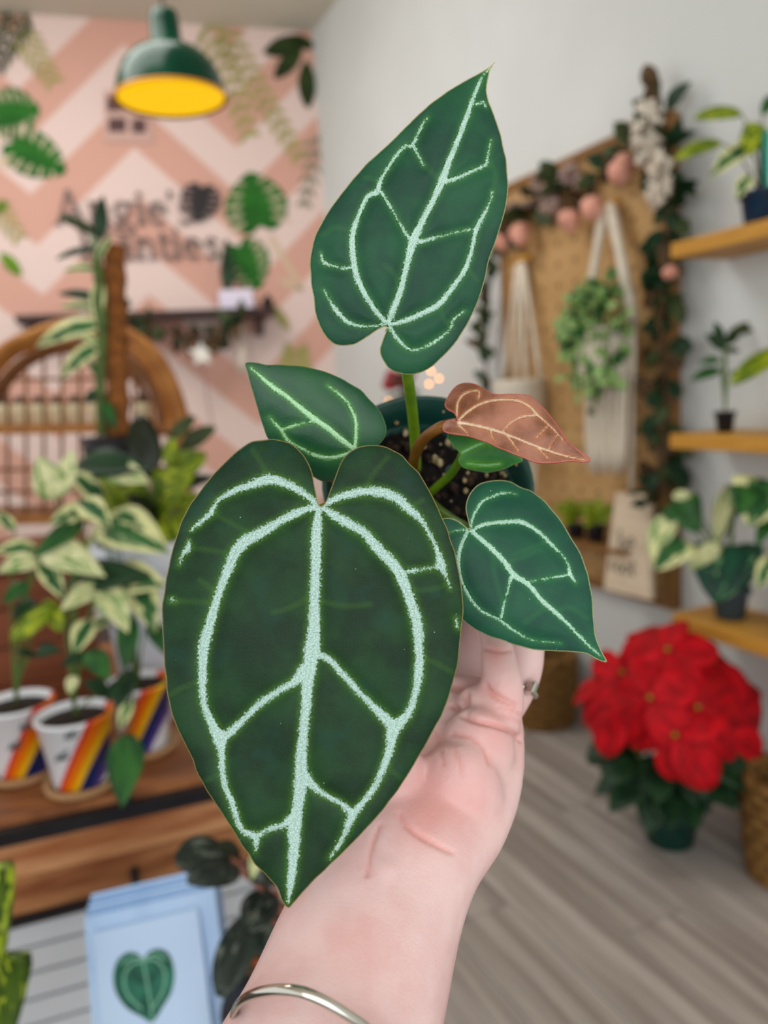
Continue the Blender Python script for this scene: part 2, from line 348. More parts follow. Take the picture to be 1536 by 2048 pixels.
# ------------------------------------------------------------------ the anthurium held in front: traced leaves
def pairs(s): return [tuple(float(q) for q in w.split(',')) for w in s.split()]
LEAFDATA = dict(
 big=dict(name='large velvety leaf', out='640,1012 650,1006 663,975 675,940 691,911 714,895 741,890 769,893 794,904 819,926 839,948 860,983 878,1020 897,1065 911,1110 921,1159 926,1200 926,1237 921,1270 919,1303 915,1332 907,1362 892,1411 872,1452 839,1511 808,1562 769,1616 720,1671 671,1720 634,1755 605,1786 589,1804 577,1816 564,1802 554,1776 538,1757 511,1729 486,1694 458,1649 429,1605 400,1558 380,1509 355,1458 339,1411 331,1353 327,1300 324,1221 330,1172 341,1114 355,1065 371,1024 396,987 425,950 453,921 482,895 507,882 531,879 556,879 577,885 597,899 613,919 624,944 630,975 634,1000',
  veins=['639,1016,10 633,1060,20 632,1120,20 629,1200,20 628,1260,24 624,1300,30 616,1362,24 611,1423,18 603,1505,21 602,1562,26 594,1620,22 589,1649,28 588,1694,21 584,1743,17 579,1784,10 576,1806,3',
   '636,1012,8 622,999,11 593,977,14 564,965,17 536,958,20 503,969,15 466,983,11 433,1004,6 423,1024,10 400,1045,7 382,1061,2', '378,1081,2 376,1096,10 365,1110,6 359,1129,2',
   '630,1014,12 597,1024,15 556,1045,15 519,1067,21 490,1083,22 470,1106,22 454,1143,18 437,1188,15 421,1241,19 410,1282,22 406,1308,19 405,1361,16 408,1407,13 421,1443,15 439,1476,25 443,1505,14 445,1546,12 453,1579,10 466,1612,12 478,1649,10 490,1665,10 511,1674,15 511,1702,3',
   '607,1341,24 593,1361,18 564,1378,12 527,1402,13 495,1431,13 470,1456,14 445,1476,20', '583,1640,22 564,1651,9 540,1657,9 523,1667,7 513,1674,11',
   '644,1012,8 663,1001,12 695,989,15 732,983,16 765,985,20 794,997,18 818,1018,17 839,1036,11 855,1061,6 870,1090,8 878,1114,13 882,1131,17 892,1151,5 900,1176,2', '878,1133,9 855,1137,3 831,1141,6 816,1143,9',
   '648,1018,10 671,1032,17 704,1051,17 732,1069,17 753,1094,20 777,1118,20 798,1143,22 812,1176,20 825,1213,20 835,1250,21 837,1291,17 839,1312,17 837,1349,17 829,1394,12 814,1431,16 788,1456,27 782,1489,18 769,1530,14 751,1571,12 728,1603,12 704,1632,16 691,1665,10 675,1694,7 659,1716,2',
   '628,1290,14 638,1308,13 659,1320,12 687,1349,12 712,1378,12 736,1402,12 761,1427,17 784,1450,24', '611,1556,24 634,1579,12 659,1595,10 683,1608,10 704,1628,16', '344,1200,7 352,1203,2', '912,1237,2 914,1248,4 916,1256,1'],
  faint=['423,1024,1 460,1045,1 490,1062,1', '376,1096,1 420,1100,1 462,1108,1', '536,958,1 525,930,1 505,900,1', '732,983,1 745,950,1 775,915,1', '818,1018,1 845,1000,1', '628,1190,1 580,1215,1 545,1225,1', '628,1200,1 690,1212,1 740,1208,1', '344,1202,1 385,1203,1 420,1206,1', '437,1188,1 400,1160,1', '812,1176,1 850,1180,1 895,1170,1', '839,1312,1 880,1330,1 905,1345,1', '405,1361,1 365,1375,1 340,1390,1', '445,1546,1 415,1560,1', '769,1530,1 800,1555,1'],
  d=(0.266, 0.00000, -0.000012), c=(625, 1350), bow=0.010, edge=0.0015),
 top=dict(name='upright leaf', out='773,654 766,677 760,700 764,719 780,738 800,747 822,749 845,744 868,730 890,709 913,683 935,648 955,606 969,564 976,529 990,487 1003,448 1014,403 1016,358 1011,313 1001,268 987,226 976,197 974,171 979,145 987,127 990,124 980,133 955,148 922,166 884,190 845,221 813,252 781,284 752,310 722,339 693,374 668,406 645,442 627,480 620,522 621,558 627,596 631,629 645,664 664,685 687,692 710,688 735,674 755,660',
  veins=['776,648,6 784,625,12 800,584,12 814,529,11 826,484,17 845,442,12 868,397,12 884,361,15 900,319,11 918,274,10 935,229,9 950,187,7 964,155,4 980,135,1', '771,645,8 752,622,9 729,587,10 713,551,11 705,503,12 706,464,11 719,426,8 735,393,8 753,384,11 761,361,8 774,339,6 793,310,6 810,293,5 826,289,6 839,261,4 855,235,2',
   '763,385,6 781,413,4 800,448,3 821,480,7', '826,290,5 839,316,3 847,330,1', '705,537,5 677,534,4 648,525,6 642,506,2', '768,648,5 735,653,4 697,645,7 671,619,8 661,603,4 648,580,1', '784,648,7 810,642,10 839,629,10 877,609,11 906,574,9 932,535,9 945,493,7 953,458,9 968,429,6 982,400,3 984,384,2',
   '840,484,9 868,476,5 906,466,1.5 945,458,4', '892,363,9 922,353,7 948,340,5 971,330,5 976,310,3 982,281,2', '779,654,6 793,675,7 810,693,4 826,700,3 845,696,3 874,680,5 900,658,2 908,638,5 929,622,2', '951,210,3 967,205,3 972,214,1'],
  faint=['706,464,1 670,455,1 645,470,1', '847,330,1 870,350,1 880,365,1', '932,535,1 955,560,1', '877,609,1 890,640,1 905,655,1', '800,584,1 790,550,1 770,530,1', '984,384,1 992,350,1 976,320,1', '761,361,1 730,355,1'],
  d=(0.296, 0.00002, 0.00001), c=(820, 440), bow=0.008, edge=0.001),
 left=dict(name='left leaf', out='492,725 535,729 589,731 622,736 655,745 688,760 718,778 742,801 762,826 771,848 773,864 766,880 754,892 736,900 712,904 704,922 690,944 672,960 645,963 617,948 589,935 560,908 537,878 526,853 516,820 505,782 496,749',
  veins=['709,898,7 682,878,10 655,856,10 628,837,11 600,815,9 570,790,8 546,774,9 524,755,6 502,736,2', '710,893,6 712,864,6 710,837,5 696,807,4 677,787,4 655,771,1', '701,904,5 682,911,5 655,915,6 628,909,5 606,898,3 576,880,4 562,859,5 548,845,3 539,834,1', '562,859,3 584,852,4 610,846,2 628,843,4'],
  d=(0.312, 0.00003, 0.00003), c=(640, 850), bow=0.006, edge=0.001),
 right=dict(name='right leaf', out='939,1057 934,1034 932,1012 937,992 949,975 966,965 994,960 1021,963 1043,975 1064,982 1083,997 1105,1019 1127,1049 1144,1078 1162,1108 1174,1143 1182,1175 1186,1212 1188,1242 1192,1274 1204,1304 1214,1325 1189,1316 1167,1306 1144,1304 1107,1302 1070,1300 1033,1291 998,1279 964,1267 942,1253 925,1240 909,1217 897,1187 885,1150 875,1113 872,1076 876,1046 885,1037 900,1036 914,1041 929,1051',
  veins=['942,1062,7 959,1076,9 984,1098,10 1008,1123,10 1028,1150,11 1058,1170,9 1083,1200,9 1110,1224,8 1137,1249,6 1172,1286,4 1204,1314,1', '947,1059,5 966,1050,7 994,1045,7 1018,1044,7 1038,1043,9 1058,1051,7 1080,1066,6 1097,1083,6 1112,1098,4 1127,1113,2 1137,1130,3 1140,1148,8 1152,1165,2', '1140,1149,5 1112,1154,4 1083,1159,2 1058,1163,3', '942,1052,5 949,1027,5 966,1002,5 984,994,4 1006,986,3 1033,988,2',
   '935,1064,6 922,1091,7 917,1118,7 921,1153,5 932,1182,5 947,1205,5 966,1224,4 994,1237,4 1013,1250,4 1033,1264,4 1065,1280,1.5 1122,1286,1', '1022,1155,7 1016,1180,3 1008,1210,3 1003,1234,5', '934,1059,4 917,1061,2 900,1064,1'],
  faint=['1018,1123,1 1050,1112,1 1080,1098,1', '1030,1110,1 1090,1085,1', '985,1110,1 990,1150,1 1003,1200,1', '1110,1224,1 1140,1215,1 1175,1237,1', '1083,1000,1 1120,1040,1', '1090,1215,1 1050,1245,1'],
  d=(0.303, 0.00002, -0.00003), c=(1040, 1140), bow=0.007, edge=0.001),
 small=dict(name='small leaf', out='922,908 909,896 900,883 895,870 903,857 935,858 984,872 1017,892 1046,919 1026,930 1000,941 974,945 948,941 926,935 917,922 919,914', veins=['925,905,5 942,896,5 968,886,3 994,883,2', '935,927,2 968,930,4 1000,928,3'],
  d=(0.335, 0.00001, 0.00001), c=(970, 900), bow=0.003, edge=0.0005),
 bronze=dict(name='new leaf', out='915,842 909,827 896,819 890,808 896,792 909,774 926,766 948,767 968,777 987,787 1010,788 1043,788 1069,798 1092,821 1114,850 1137,883 1163,905 1181,922 1163,923 1137,922 1098,926 1069,924 1046,915 1017,904 981,888 948,875 922,870 896,866 886,860 887,847 898,840 909,841',
  veins=['917,845,5 942,849,5 981,858,5 1017,870,4 1049,883,4 1085,897,4 1131,912,3 1173,921,1.5', '919,839,3.5 935,824,3.5 961,808,3.5 994,800,3.5 1033,801,3.5 1059,813,3.5 1072,827,4 1095,847,2.5 1114,866,2.5 1131,886,1', '1070,831,3.5 1043,834,3 1020,847,2.5 1007,862,2', '914,836,2 914,821,3 916,805,3 926,790,3 942,783,2.5 958,783,2.5 957,798,2', '917,850,3 935,866,2', '1010,868,2.5 1025,885,2.5 1036,901,2', '1068,891,2 1082,903,2 1098,918,2', '1098,850,1.5 1072,876,1.5', '1114,870,1.5 1098,897,1', '981,858,2 984,872,2 992,885,1'],
  d=(0.305, -0.00006, -0.00006), c=(1030, 850), bow=0.012, edge=-0.002))
def anthmat(name, base, base2, vein, halo, rim, rough=0.5, hw=7.0, jag=5.0, spec=0.25, lat=None, gs=50.0):
    m, nt, p = new_mat(name)
    at_ = N(nt, 'ShaderNodeAttribute', attribute_name='lp').outputs['Vector']
    vd = N(nt, 'ShaderNodeAttribute', attribute_name='vd').outputs['Fac']; ed = N(nt, 'ShaderNodeAttribute', attribute_name='ed').outputs['Fac']
    big = noise(nt, 0.9, vec=at_, detail=3.0); fine = noise(nt, 22.0, vec=at_, detail=3.0, rough=0.7); grain = noise(nt, gs, vec=at_, detail=3.0, rough=0.8)
    j = mth(nt, 'MULTIPLY_ADD', mth(nt, 'SUBTRACT', fine, 0.5), 3.2 * jag, mth(nt, 'MULTIPLY', mth(nt, 'SUBTRACT', noise(nt, 5.0, vec=at_), 0.5), jag))
    v = mth(nt, 'ADD', vd, j)
    col = mixc(nt, ramp(nt, big, 0.35, 0.68), s2l(base), s2l(base2))
    col = mixc(nt, mth(nt, 'MULTIPLY', ramp(nt, grain, 0.45, 0.8), 0.25), col, s2l(tuple(min(255, 1.5 * c + 12) for c in base2)))
    if lat:
        col = mixc(nt, mth(nt, 'MULTIPLY', ramp(nt, noise(nt, 1.4, vec=at_, detail=2.0), 0.5, 0.75), 0.55), col, s2l(lat))
    fv = N(nt, 'ShaderNodeAttribute', attribute_name='fv').outputs['Fac']
    col = mixc(nt, mth(nt, 'MULTIPLY', ramp(nt, mth(nt, 'ADD', fv, mth(nt, 'MULTIPLY', j, 0.5)), 10.0, 0.0), 0.13), col, s2l(halo))
    hal = mth(nt, 'EXPONENT', mth(nt, 'DIVIDE', mth(nt, 'MAXIMUM', v, 0.0), -hw))
    col = mixc(nt, mth(nt, 'MULTIPLY', hal, 0.62), col, s2l(halo))
    vc = mixc(nt, ramp(nt, grain, 0.38, 0.62), s2l(tuple(min(255, 1.10 * c) for c in vein)), s2l(tuple(0.80 * c for c in vein)))
    col = mixc(nt, ramp(nt, v, 1.0, -1.0), col, vc)
    seam = ramp(nt, mth(nt, 'ABSOLUTE', N(nt, 'ShaderNodeAttribute', attribute_name='cd').outputs['Fac']), 1.5, 0.3)
    col = mixc(nt, mth(nt, 'MULTIPLY', seam, 0.5), col, s2l(halo))
    # pale specks
    vo = N(nt, 'ShaderNodeTexVoronoi', Scale=5.0); L(nt, at_, vo.inputs['Vector'])
    sp = ramp(nt, vo.outputs['Distance'], 0.055, 0.035); col = mixc(nt, mth(nt, 'MULTIPLY', sp, mth(nt, 'GREATER_THAN', noise(nt, 2.0, vec=at_), 0.58)), col, s2l(vein))
    col = mixc(nt, mth(nt, 'MULTIPLY', ramp(nt, ed, 2.6, 0.9), mth(nt, 'MULTIPLY_ADD', fine, 1.2, 0.15, clamp=True)), col, s2l(rim))
    L(nt, col, p.inputs['Base Color']); p.inputs['Roughness'].default_value = rough
    p.inputs['Specular IOR Level'].default_value = spec
    b = N(nt, 'ShaderNodeBump', Strength=0.35, Distance=0.0004)
    L(nt, mth(nt, 'ADD', fine, mth(nt, 'MULTIPLY', grain, 0.6)), b.inputs['Height']); L(nt, b.outputs[0], p.inputs['Normal'])
    return m
AM = dict(
 big=anthmat('dark_velvet_leaf', (20, 44, 26), (29, 62, 33), (176, 206, 196), (84, 134, 34), (168, 150, 92), 0.45, 4.5, 6.5, 0.16, (24, 62, 50), 30.0),
 top=anthmat('emerald_leaf', (13, 60, 43), (22, 80, 50), (182, 216, 200), (74, 138, 56), (196, 188, 126), 0.42, 3.5, 4.0),
 left=anthmat('wet_green_leaf', (18, 68, 44), (28, 82, 44), (178, 226, 178), (90, 160, 60), (96, 130, 76), 0.32, 3.5, 2.5, 0.4),
 right=anthmat('blue_green_leaf', (14, 66, 50), (24, 84, 58), (182, 222, 200), (64, 140, 72), (190, 196, 140), 0.42, 3.2, 3.0),
 small=anthmat('fresh_green_leaf', (24, 90, 52), (60, 130, 34), (150, 215, 160), (110, 180, 40), (120, 170, 100), 0.35, 5.0, 1.0),
 bronze=anthmat('bronze_leaf', (100, 54, 28), (172, 116, 94), (246, 208, 176), (190, 122, 74), (190, 92, 80), 0.26, 3.0, 0.6, 0.5))  # pale second bronze tone puts the leaf's sheen into its colour
POTAX = CM @ nrm(np.array([0.03, 0.5, 0.865]))
RIMC = at(857, 960, 0.375)
POT_H = 0.085
pbase = RIMC - POTAX * POT_H
plant = thing('anthurium_plant', pbase, 'silver veined anthurium in a green nursery pot held up in the hand', 'plant')
def seg_dist(P, poly):
    """distance of points P to polyline (x,y,w): returns centre distance and distance minus half width"""
    best = np.full(len(P), 1e9); cen = np.full(len(P), 1e9)
    for (a, b) in zip(poly[:-1], poly[1:]):
        a2, b2 = a[:2], b[:2]; ab = b2 - a2; t = np.clip(((P - a2) @ ab) / (ab @ ab + 1e-9), 0, 1)
        d = np.linalg.norm(P - (a2 + t[:, None] * ab), axis=1); h = (a[2] + t * (b[2] - a[2])) / 2
        best = np.minimum(best, d - h); cen = np.minimum(cen, d)
    return best, cen
DEPTH = {}
def trace_leaf(key, D, step):
    out = catmull(pairs(D['out']), 5, True)
    seg = np.diff(np.vstack([out, out[:1]]), axis=0); ln = np.linalg.norm(seg, axis=1)
    # even resampling of the outline
    cum = np.concatenate([[0], np.cumsum(ln)]); n = int(cum[-1] / (step * 1.1)); s_ = np.linspace(0, cum[-1], n, endpoint=False)
    oc = np.vstack([out, out[:1]]); out = np.column_stack([np.interp(s_, cum, oc[:, 0]), np.interp(s_, cum, oc[:, 1])])
    out = out + 0.7 * np.column_stack([np.sin(s_ / 9.0), np.cos(s_ / 7.0)]) * (0.5 + 0.5 * np.sin(s_ / 31.0))[:, None] * (step / 4)
    x0, y0 = out.min(0); x1, y1 = out.max(0)
    gx, gy = np.meshgrid(np.arange(x0, x1, step), np.arange(y0, y1, step)); gx = gx + (np.arange(gx.shape[0]) % 2)[:, None] * step / 2
    G = np.column_stack([gx.ravel(), gy.ravel()])
    ins = np.zeros(len(G), bool); j = len(out) - 1
    for i in range(len(out)):
        xi, yi = out[i]; xj, yj = out[j]
        if yi != yj:
            c = ((yi > G[:, 1]) != (yj > G[:, 1])) & (G[:, 0] < (xj - xi) * (G[:, 1] - yi) / (yj - yi) + xi); ins ^= c
        j = i
    G = G[ins]
    ol = np.column_stack([out, np.zeros(len(out))]); olc = np.vstack([ol, ol[:1]])
    ed, _ = seg_dist(G, olc); G = G[ed > step * 0.55]
    P = np.vstack([out, G]); no = len(out)
    res = delaunay_2d_cdt([Vector(p) for p in P], [(i, (i + 1) % no) for i in range(no)], [], 1, 1e-4)
    P = np.array([tuple(v) for v in res[0]]); F = [f if (P[f[1]] - P[f[0]])[0] * (P[f[2]] - P[f[0]])[1] - (P[f[1]] - P[f[0]])[1] * (P[f[2]] - P[f[0]])[0] < 0 else f[::-1] for f in res[2]]
    veins = [catmull(pairs(v), 4) for v in D['veins']]
    vd = np.full(len(P), 1e9); cd = np.full(len(P), 1e9)
    for v in veins: a, b = seg_dist(P, v); vd = np.minimum(vd, a); cd = np.minimum(cd, b)
    fv = np.full(len(P), 99.0)
    for v in D.get('faint', []): fv = np.minimum(fv, seg_dist(P, catmull(pairs(v), 4))[1])
    ed, _ = seg_dist(P, olc)
    mid = veins[0]; _, md = seg_dist(P, mid)
    size = max(x1 - x0, y1 - y0)
    d0, ax, ay = D['d']; cx, cy = D['c']
    dep = d0 + ax * (P[:, 0] - cx) + ay * (P[:, 1] - cy)
    dep += D['bow'] * (md / size * 2) ** 2                       # falls back from the midrib
    if D['bow'] > 0: dep += 0.5 * D['bow'] * ((P[:, 1] - cy) / size * 2) ** 2
    dep += 0.0011 * np.exp(-(np.maximum(vd, 0) / 16.0) ** 2) * min(1, size / 700) # veins sunk, blade quilted between
    dep += D['edge'] * np.exp(-(ed / 14.0))
    dep += 0.0012 * np.sin(P[:, 0] / 47.0 + 1.3) * np.sin(P[:, 1] / 61.0) * min(1.0, size / 600)
    V = O3 + (CM @ np.vstack([(P[:, 0] - 768) / FPX, -(P[:, 1] - 1024) / FPX, -np.ones(len(P))])).T * dep[:, None]
    V -= 0.0
    DEPTH[key] = lambda x, y: dep[np.argmin((P[:, 0] - x) ** 2 + (P[:, 1] - y) ** 2)]
    lp = np.column_stack([P / 100.0, np.zeros(len(P))])
    def build(nm, faces, parent, org, **t):
        idx = np.unique(np.array(faces).ravel()); mp = np.full(len(P), -1); mp[idx] = np.arange(len(idx))
        o = mk(nm, V[idx], [tuple(mp[list(f)]) for f in faces], AM[key], parent, True, org,
               dict(lp=('FLOAT_VECTOR', lp[idx]), vd=('FLOAT', vd[idx]), ed=('FLOAT', ed[idx]), cd=('FLOAT', cd[idx]), fv=('FLOAT', fv[idx])), **t)
        so = o.modifiers.new('thickness', 'SOLIDIFY'); so.thickness = 0.0005; so.offset = 1.0 if False else -1.0
        return o
    va = np.array(F); inv = (vd[va] < 1.5).all(axis=1)
    org = V[np.argmin(np.abs(P - np.array(pairs(D['out'])[0])).sum(1))]
    o = build('leaf', va[~inv].tolist(), plant, org, label=D['lab'])
    build('vein', va[inv].tolist(), o, org)
    return o
LAB = dict(big='huge dark velvety heart shaped leaf with silver veins', top='tall upright emerald leaf pointing up', left='glossy wet green leaf pointing up to the side', right='blue green heart shaped leaf pointing down to the side', small='small fresh green leaf low over the soil', bronze='glossy bronze new leaf with pale pink veins')
for k, st in (('big', 4.5), ('top', 4.0), ('left', 3.6), ('right', 3.6), ('small', 3.6), ('bronze', 3.2)):
    LEAFDATA[k]['lab'] = LAB[k]; trace_leaf(k, LEAFDATA[k], st)

# nursery pot, soil, perlite and petioles
R1 = 0.0485
M_NPOT = pm('dark_green_plastic', (18, 62, 54), (24, 72, 62), 30, 0.32, spec=0.5)
b = B(); b.lathe([(0, 0), (0.034, 0), (0.036, 0.003), (0.0445, 0.066), (0.0465, 0.067), (0.0490, 0.069), (0.0500, 0.084), (0.0494, 0.0855), (0.0478, 0.085), (0.0462, 0.070), (0.0440, 0.060), (0, 0.060)], pbase, POTAX, 48)
b.mk('pot', M_NPOT, plant)
M_SOIL = pm('black_potting_mix', (10, 8, 7), (26, 19, 15), 220, 0.9, bump=0.8, bscale=500)
sV = B(); rr = np.linspace(0, 0.0455, 10); n = 40
ux = nrm(np.cross(POTAX, [0, 0, 1])); uy = np.cross(POTAX, ux)
VV = []; rs = np.random.RandomState(3)
for r in rr:
    for j in range(n):
        a = 2 * math.pi * j / n
        VV.append(pbase + POTAX * (0.063 + 0.002 * rs.randn() * (r < 0.044)) + r * (math.cos(a) * ux + math.sin(a) * uy))
sV.add(VV, [(i * n + j, i * n + (j + 1) % n, (i + 1) * n + (j + 1) % n, (i + 1) * n + j) for i in range(len(rr) - 1) for j in range(n)])
sV.mk('soil', M_SOIL, plant)
for nm, cnt, mt, sz in (('perlite', 150, pm('perlite', (196, 178, 140), (150, 128, 88), 300, 0.8), (0.0006, 0.0022)), ('bark_chips', 220, pm('bark_chip', (62, 44, 30), (28, 20, 15), 200, 0.9), (0.001, 0.003))):
    q = B()
    for i in range(cnt):
        r = 0.0445 * math.sqrt(rs.rand()); a = rs.rand() * 6.283
        c = pbase + POTAX * (0.0645 + 0.003 * rs.rand()) + r * (math.cos(a) * ux + math.sin(a) * uy)
        if nm == 'perlite' and rs.rand() < 0.12: c = pbase + POTAX * (0.066 + 0.014 * rs.rand()) + 0.0452 * (math.cos(a) * ux + math.sin(a) * uy)
        q.ball(c, sz[0] + (sz[1] - sz[0]) * rs.rand() ** 2, 5, 3, (1, 0.6 + 0.5 * rs.rand(), 0.7 + 0.6 * rs.rand()))
    q.mk(nm, mt, plant, True, kind='stuff')
M_PET = pm('green_petiole', (122, 160, 32), (96, 140, 30), 90, 0.35)
M_PETB = pm('brown_petiole', (124, 78, 28), (140, 92, 34), 90, 0.35)
def petiole(P, r, mat, lab=None):
    pts = catmull([at(*p) for p in P], 6); q = B(); q.tube(pts, np.linspace(r * 1.15, r, len(pts)), 10); q.mk('petiole', mat, plant, True, label=lab)
petiole([(832, 940, 0.385), (830, 880, 0.372), (822, 800, 0.343), (813, 740, 0.318), (800, 690, 0.308), (780, 656, 0.3035)], 0.0022, M_PET)
petiole([(826, 945, 0.383), (829, 915, 0.362), (846, 880, 0.340), (878, 856, 0.325), (905, 848, 0.326), (917, 848, 0.322)], 0.0022, M_PETB, 'brown petiole of the new leaf')
petiole([(845, 1000, 0.386), (872, 975, 0.375), (900, 950, 0.362), (917, 925, 0.350), (925, 908, 0.340)], 0.0018, M_PET)
petiole([(845, 985, 0.385), (870, 1012, 0.355), (900, 1035, 0.330), (925, 1050, 0.316), (942, 1062, 0.311)], 0.0019, pm('olive_petiole', (84, 116, 30), (70, 100, 28), 90, 0.4))
petiole([(835, 975, 0.385), (790, 985, 0.350), (730, 995, 0.315), (670, 1012, 0.288), (640, 1024, 0.2785)], 0.0024, M_PET)
petiole([(822, 955, 0.384), (790, 940, 0.360), (750, 915, 0.338), (710, 898, 0.322)], 0.0018, M_PET)

# ------------------------------------------------------------------ the hand and forearm
def loft(bb, rows, n=20):
    """rows: px, py, half width px, distance, thickness ratio; cross-sections stand across the path"""
    rows = catmull(rows, 5); C = np.array([at(r[0], r[1], r[3]) for r in rows]); T = np.gradient(C, axis=0)
    V = []
    for i, r in enumerate(rows):
        t = nrm(T[i]); v = nrm(C[i] - O3); w = nrm(np.cross(t, v)); th = np.cross(w, t); hw = r[2] * r[3] / FPX
        for j in range(n):
            a = 2 * math.pi * j / n; V.append(C[i] + hw * (math.cos(a) * w + r[4] * math.sin(a) * th))
    k = len(rows)
    F = [(i * n + j, i * n + (j + 1) % n, (i + 1) * n + (j + 1) % n, (i + 1) * n + j) for i in range(k - 1) for j in range(n)]
    bb.add(V, F + [tuple(range(n))[::-1], tuple(range((k - 1) * n, k * n))])
def blob(bb, px, py, d, r, sq=(1, 1, 1)): bb.ball(at(px, py, d), r * d / FPX, 16, 10, sq)
hb = B()
loft(hb, [(560, 2420, 300, 0.238, .85), (640, 2170, 236, 0.258, .84), (680, 2048, 205, 0.270, .82), (728, 1900, 184, 0.286, .78), (770, 1790, 166, 0.298, .72), (806, 1705, 160, 0.308, .66), (838, 1620, 180, 0.322, .50), (858, 1540, 188, 0.336, .42), (868, 1460, 182, 0.350, .36), (872, 1400, 166, 0.362, .33), (872, 1370, 140, 0.368, .30)])
blob(hb, 915, 1595, 0.3215, 92, (1.0, 0.8, 1.25)); blob(hb, 955, 1500, 0.331, 80, (0.95, 0.75, 1.1)); blob(hb, 770, 1560, 0.318, 92, (0.9, 0.8, 1.3))
blob(hb, 958, 1418, 0.343, 50); blob(hb, 900, 1440, 0.352, 52)
def finger(rows):
    rows = [tuple(r) + (0.95,) for r in rows]; loft(hb, rows, 16)
    r = rows[-1]; blob(hb, r[0], r[1], r[3], r[2])
finger([(985, 1455, 56, 0.341), (1000, 1405, 49, 0.340), (1004, 1365, 43, 0.341), (998, 1325, 37, 0.345), (993, 1290, 33, 0.352), (986, 1245, 33, 0.363), (978, 1195, 31, 0.377), (968, 1160, 27, 0.386)])           # little finger
finger([(990, 1430, 48, 0.364), (1025, 1385, 42, 0.368), (1044, 1340, 41, 0.371), (1050, 1290, 40, 0.376), (1050, 1230, 38, 0.384), (1043, 1165, 36, 0.396), (1022, 1105, 32, 0.412), (1000, 1075, 27, 0.425)])     # ring finger
finger([(925, 1420, 48, 0.368), (925, 1350, 44, 0.384), (926, 1290, 42, 0.398), (930, 1240, 40, 0.415), (935, 1200, 38, 0.436), (935, 1170, 35, 0.455), (920, 1140, 30, 0.468)])                                  # middle finger
finger([(850, 1420, 47, 0.370), (840, 1350, 44, 0.390), (832, 1300, 42, 0.410), (828, 1262, 40, 0.432), (828, 1225, 37, 0.455), (820, 1190, 33, 0.475)])                                                       # index finger
finger([(770, 1600, 70, 0.326), (722, 1510, 60, 0.334), (690, 1420, 50, 0.345), (672, 1330, 46, 0.358), (668, 1250, 44, 0.372), (676, 1180, 42, 0.384), (690, 1125, 34, 0.392)])                                  # thumb
tm = bpy.data.meshes.new('tmp'); tm.from_pydata(hb.v, [], hb.f); to = bpy.data.objects.new('tmp', tm); COL.objects.link(to)
rm = to.modifiers.new('r', 'REMESH'); rm.mode = 'VOXEL'; rm.voxel_size = 0.0012
sm = to.modifiers.new('s', 'SMOOTH'); sm.factor = 0.5; sm.iterations = 26
dg = bpy.context.evaluated_depsgraph_get(); dg.update()
em = bpy.data.meshes.new_from_object(to.evaluated_get(dg)); bpy.data.objects.remove(to)
HV = np.empty(len(em.vertices) * 3, np.float32); em.vertices.foreach_get('co', HV); HV = HV.reshape(-1, 3).astype(float)
HN = np.empty(len(em.vertices) * 3, np.float32); em.vertices.foreach_get('normal', HN); HN = HN.reshape(-1, 3).astype(float)
HF = [tuple(p.vertices) for p in em.polygons]
px, py, pd = proj(HV); P2 = np.column_stack([px, py]); face = np.clip((HN @ TOCAM - 0.05) * 3, 0, 1)
front = face * (pd < 0.362)
CREASES = [('905,1412,6 920,1424,9 945,1439,10 985,1449,8 1022,1462,6 1040,1480,4', 0.0020), ('972,1372,5 985,1388,9 1006,1400,8 1034,1412,5', 0.0016), ('1000,1412,4 1022,1420,5 1042,1430,4', 0.0007), ('1004,1428,4 1040,1445,4', 0.0006), ('870,1462,4 880,1490,6 888,1530,3', 0.0007), ('905,1468,7 940,1475,6 965,1495,4', 0.0009),
           ('905,1490,3 915,1515,5 925,1550,3', 0.0004), ('965,1500,5 975,1530,4', 0.0006), ('800,1628,5 812,1650,8 840,1672,10 880,1695,7 905,1706,4', 0.0008), ('760,1650,6 745,1690,9 735,1750,7', 0.0008), ('905,1372,14 925,1380,18 935,1420,8', 0.0016), ('968,1297,3 1000,1302,5 1022,1300,3', 0.0007)]  # wide fold entry puts a deep shadow between fingers into groove and redness
red = np.zeros(len(HV))
for c, dep in CREASES:
    dd, _ = seg_dist(P2, catmull(pairs(c), 4)); g = np.exp(-(np.maximum(dd + 3, 0) / 4.6) ** 2) * front
    HV -= HN * (g * dep * 1.25)[:, None]; red = np.maximum(red, g * 0.6)
def gauss(x, y, r): return np.exp(-((px - x) ** 2 + (py - y) ** 2) / r ** 2)
for x, y, r, h in ((905, 1600, 85, 0.0012), (985, 1590, 40, 0.0008), (955, 1500, 50, 0.0012), (700, 1800, 30, -0.0006), (770, 1735, 22, 0.0009)): HV += HN * (gauss(x, y, r) * h * front)[:, None]
red = np.clip(red + 0.7 * gauss(880, 1590, 110) + 0.5 * gauss(985, 1470, 60) + 0.9 * gauss(992, 1306, 22) + 0.6 * gauss(1000, 1390, 50) + 0.35 * gauss(720, 1900, 90) + 0.4 * gauss(840, 1650, 50), 0, 1)
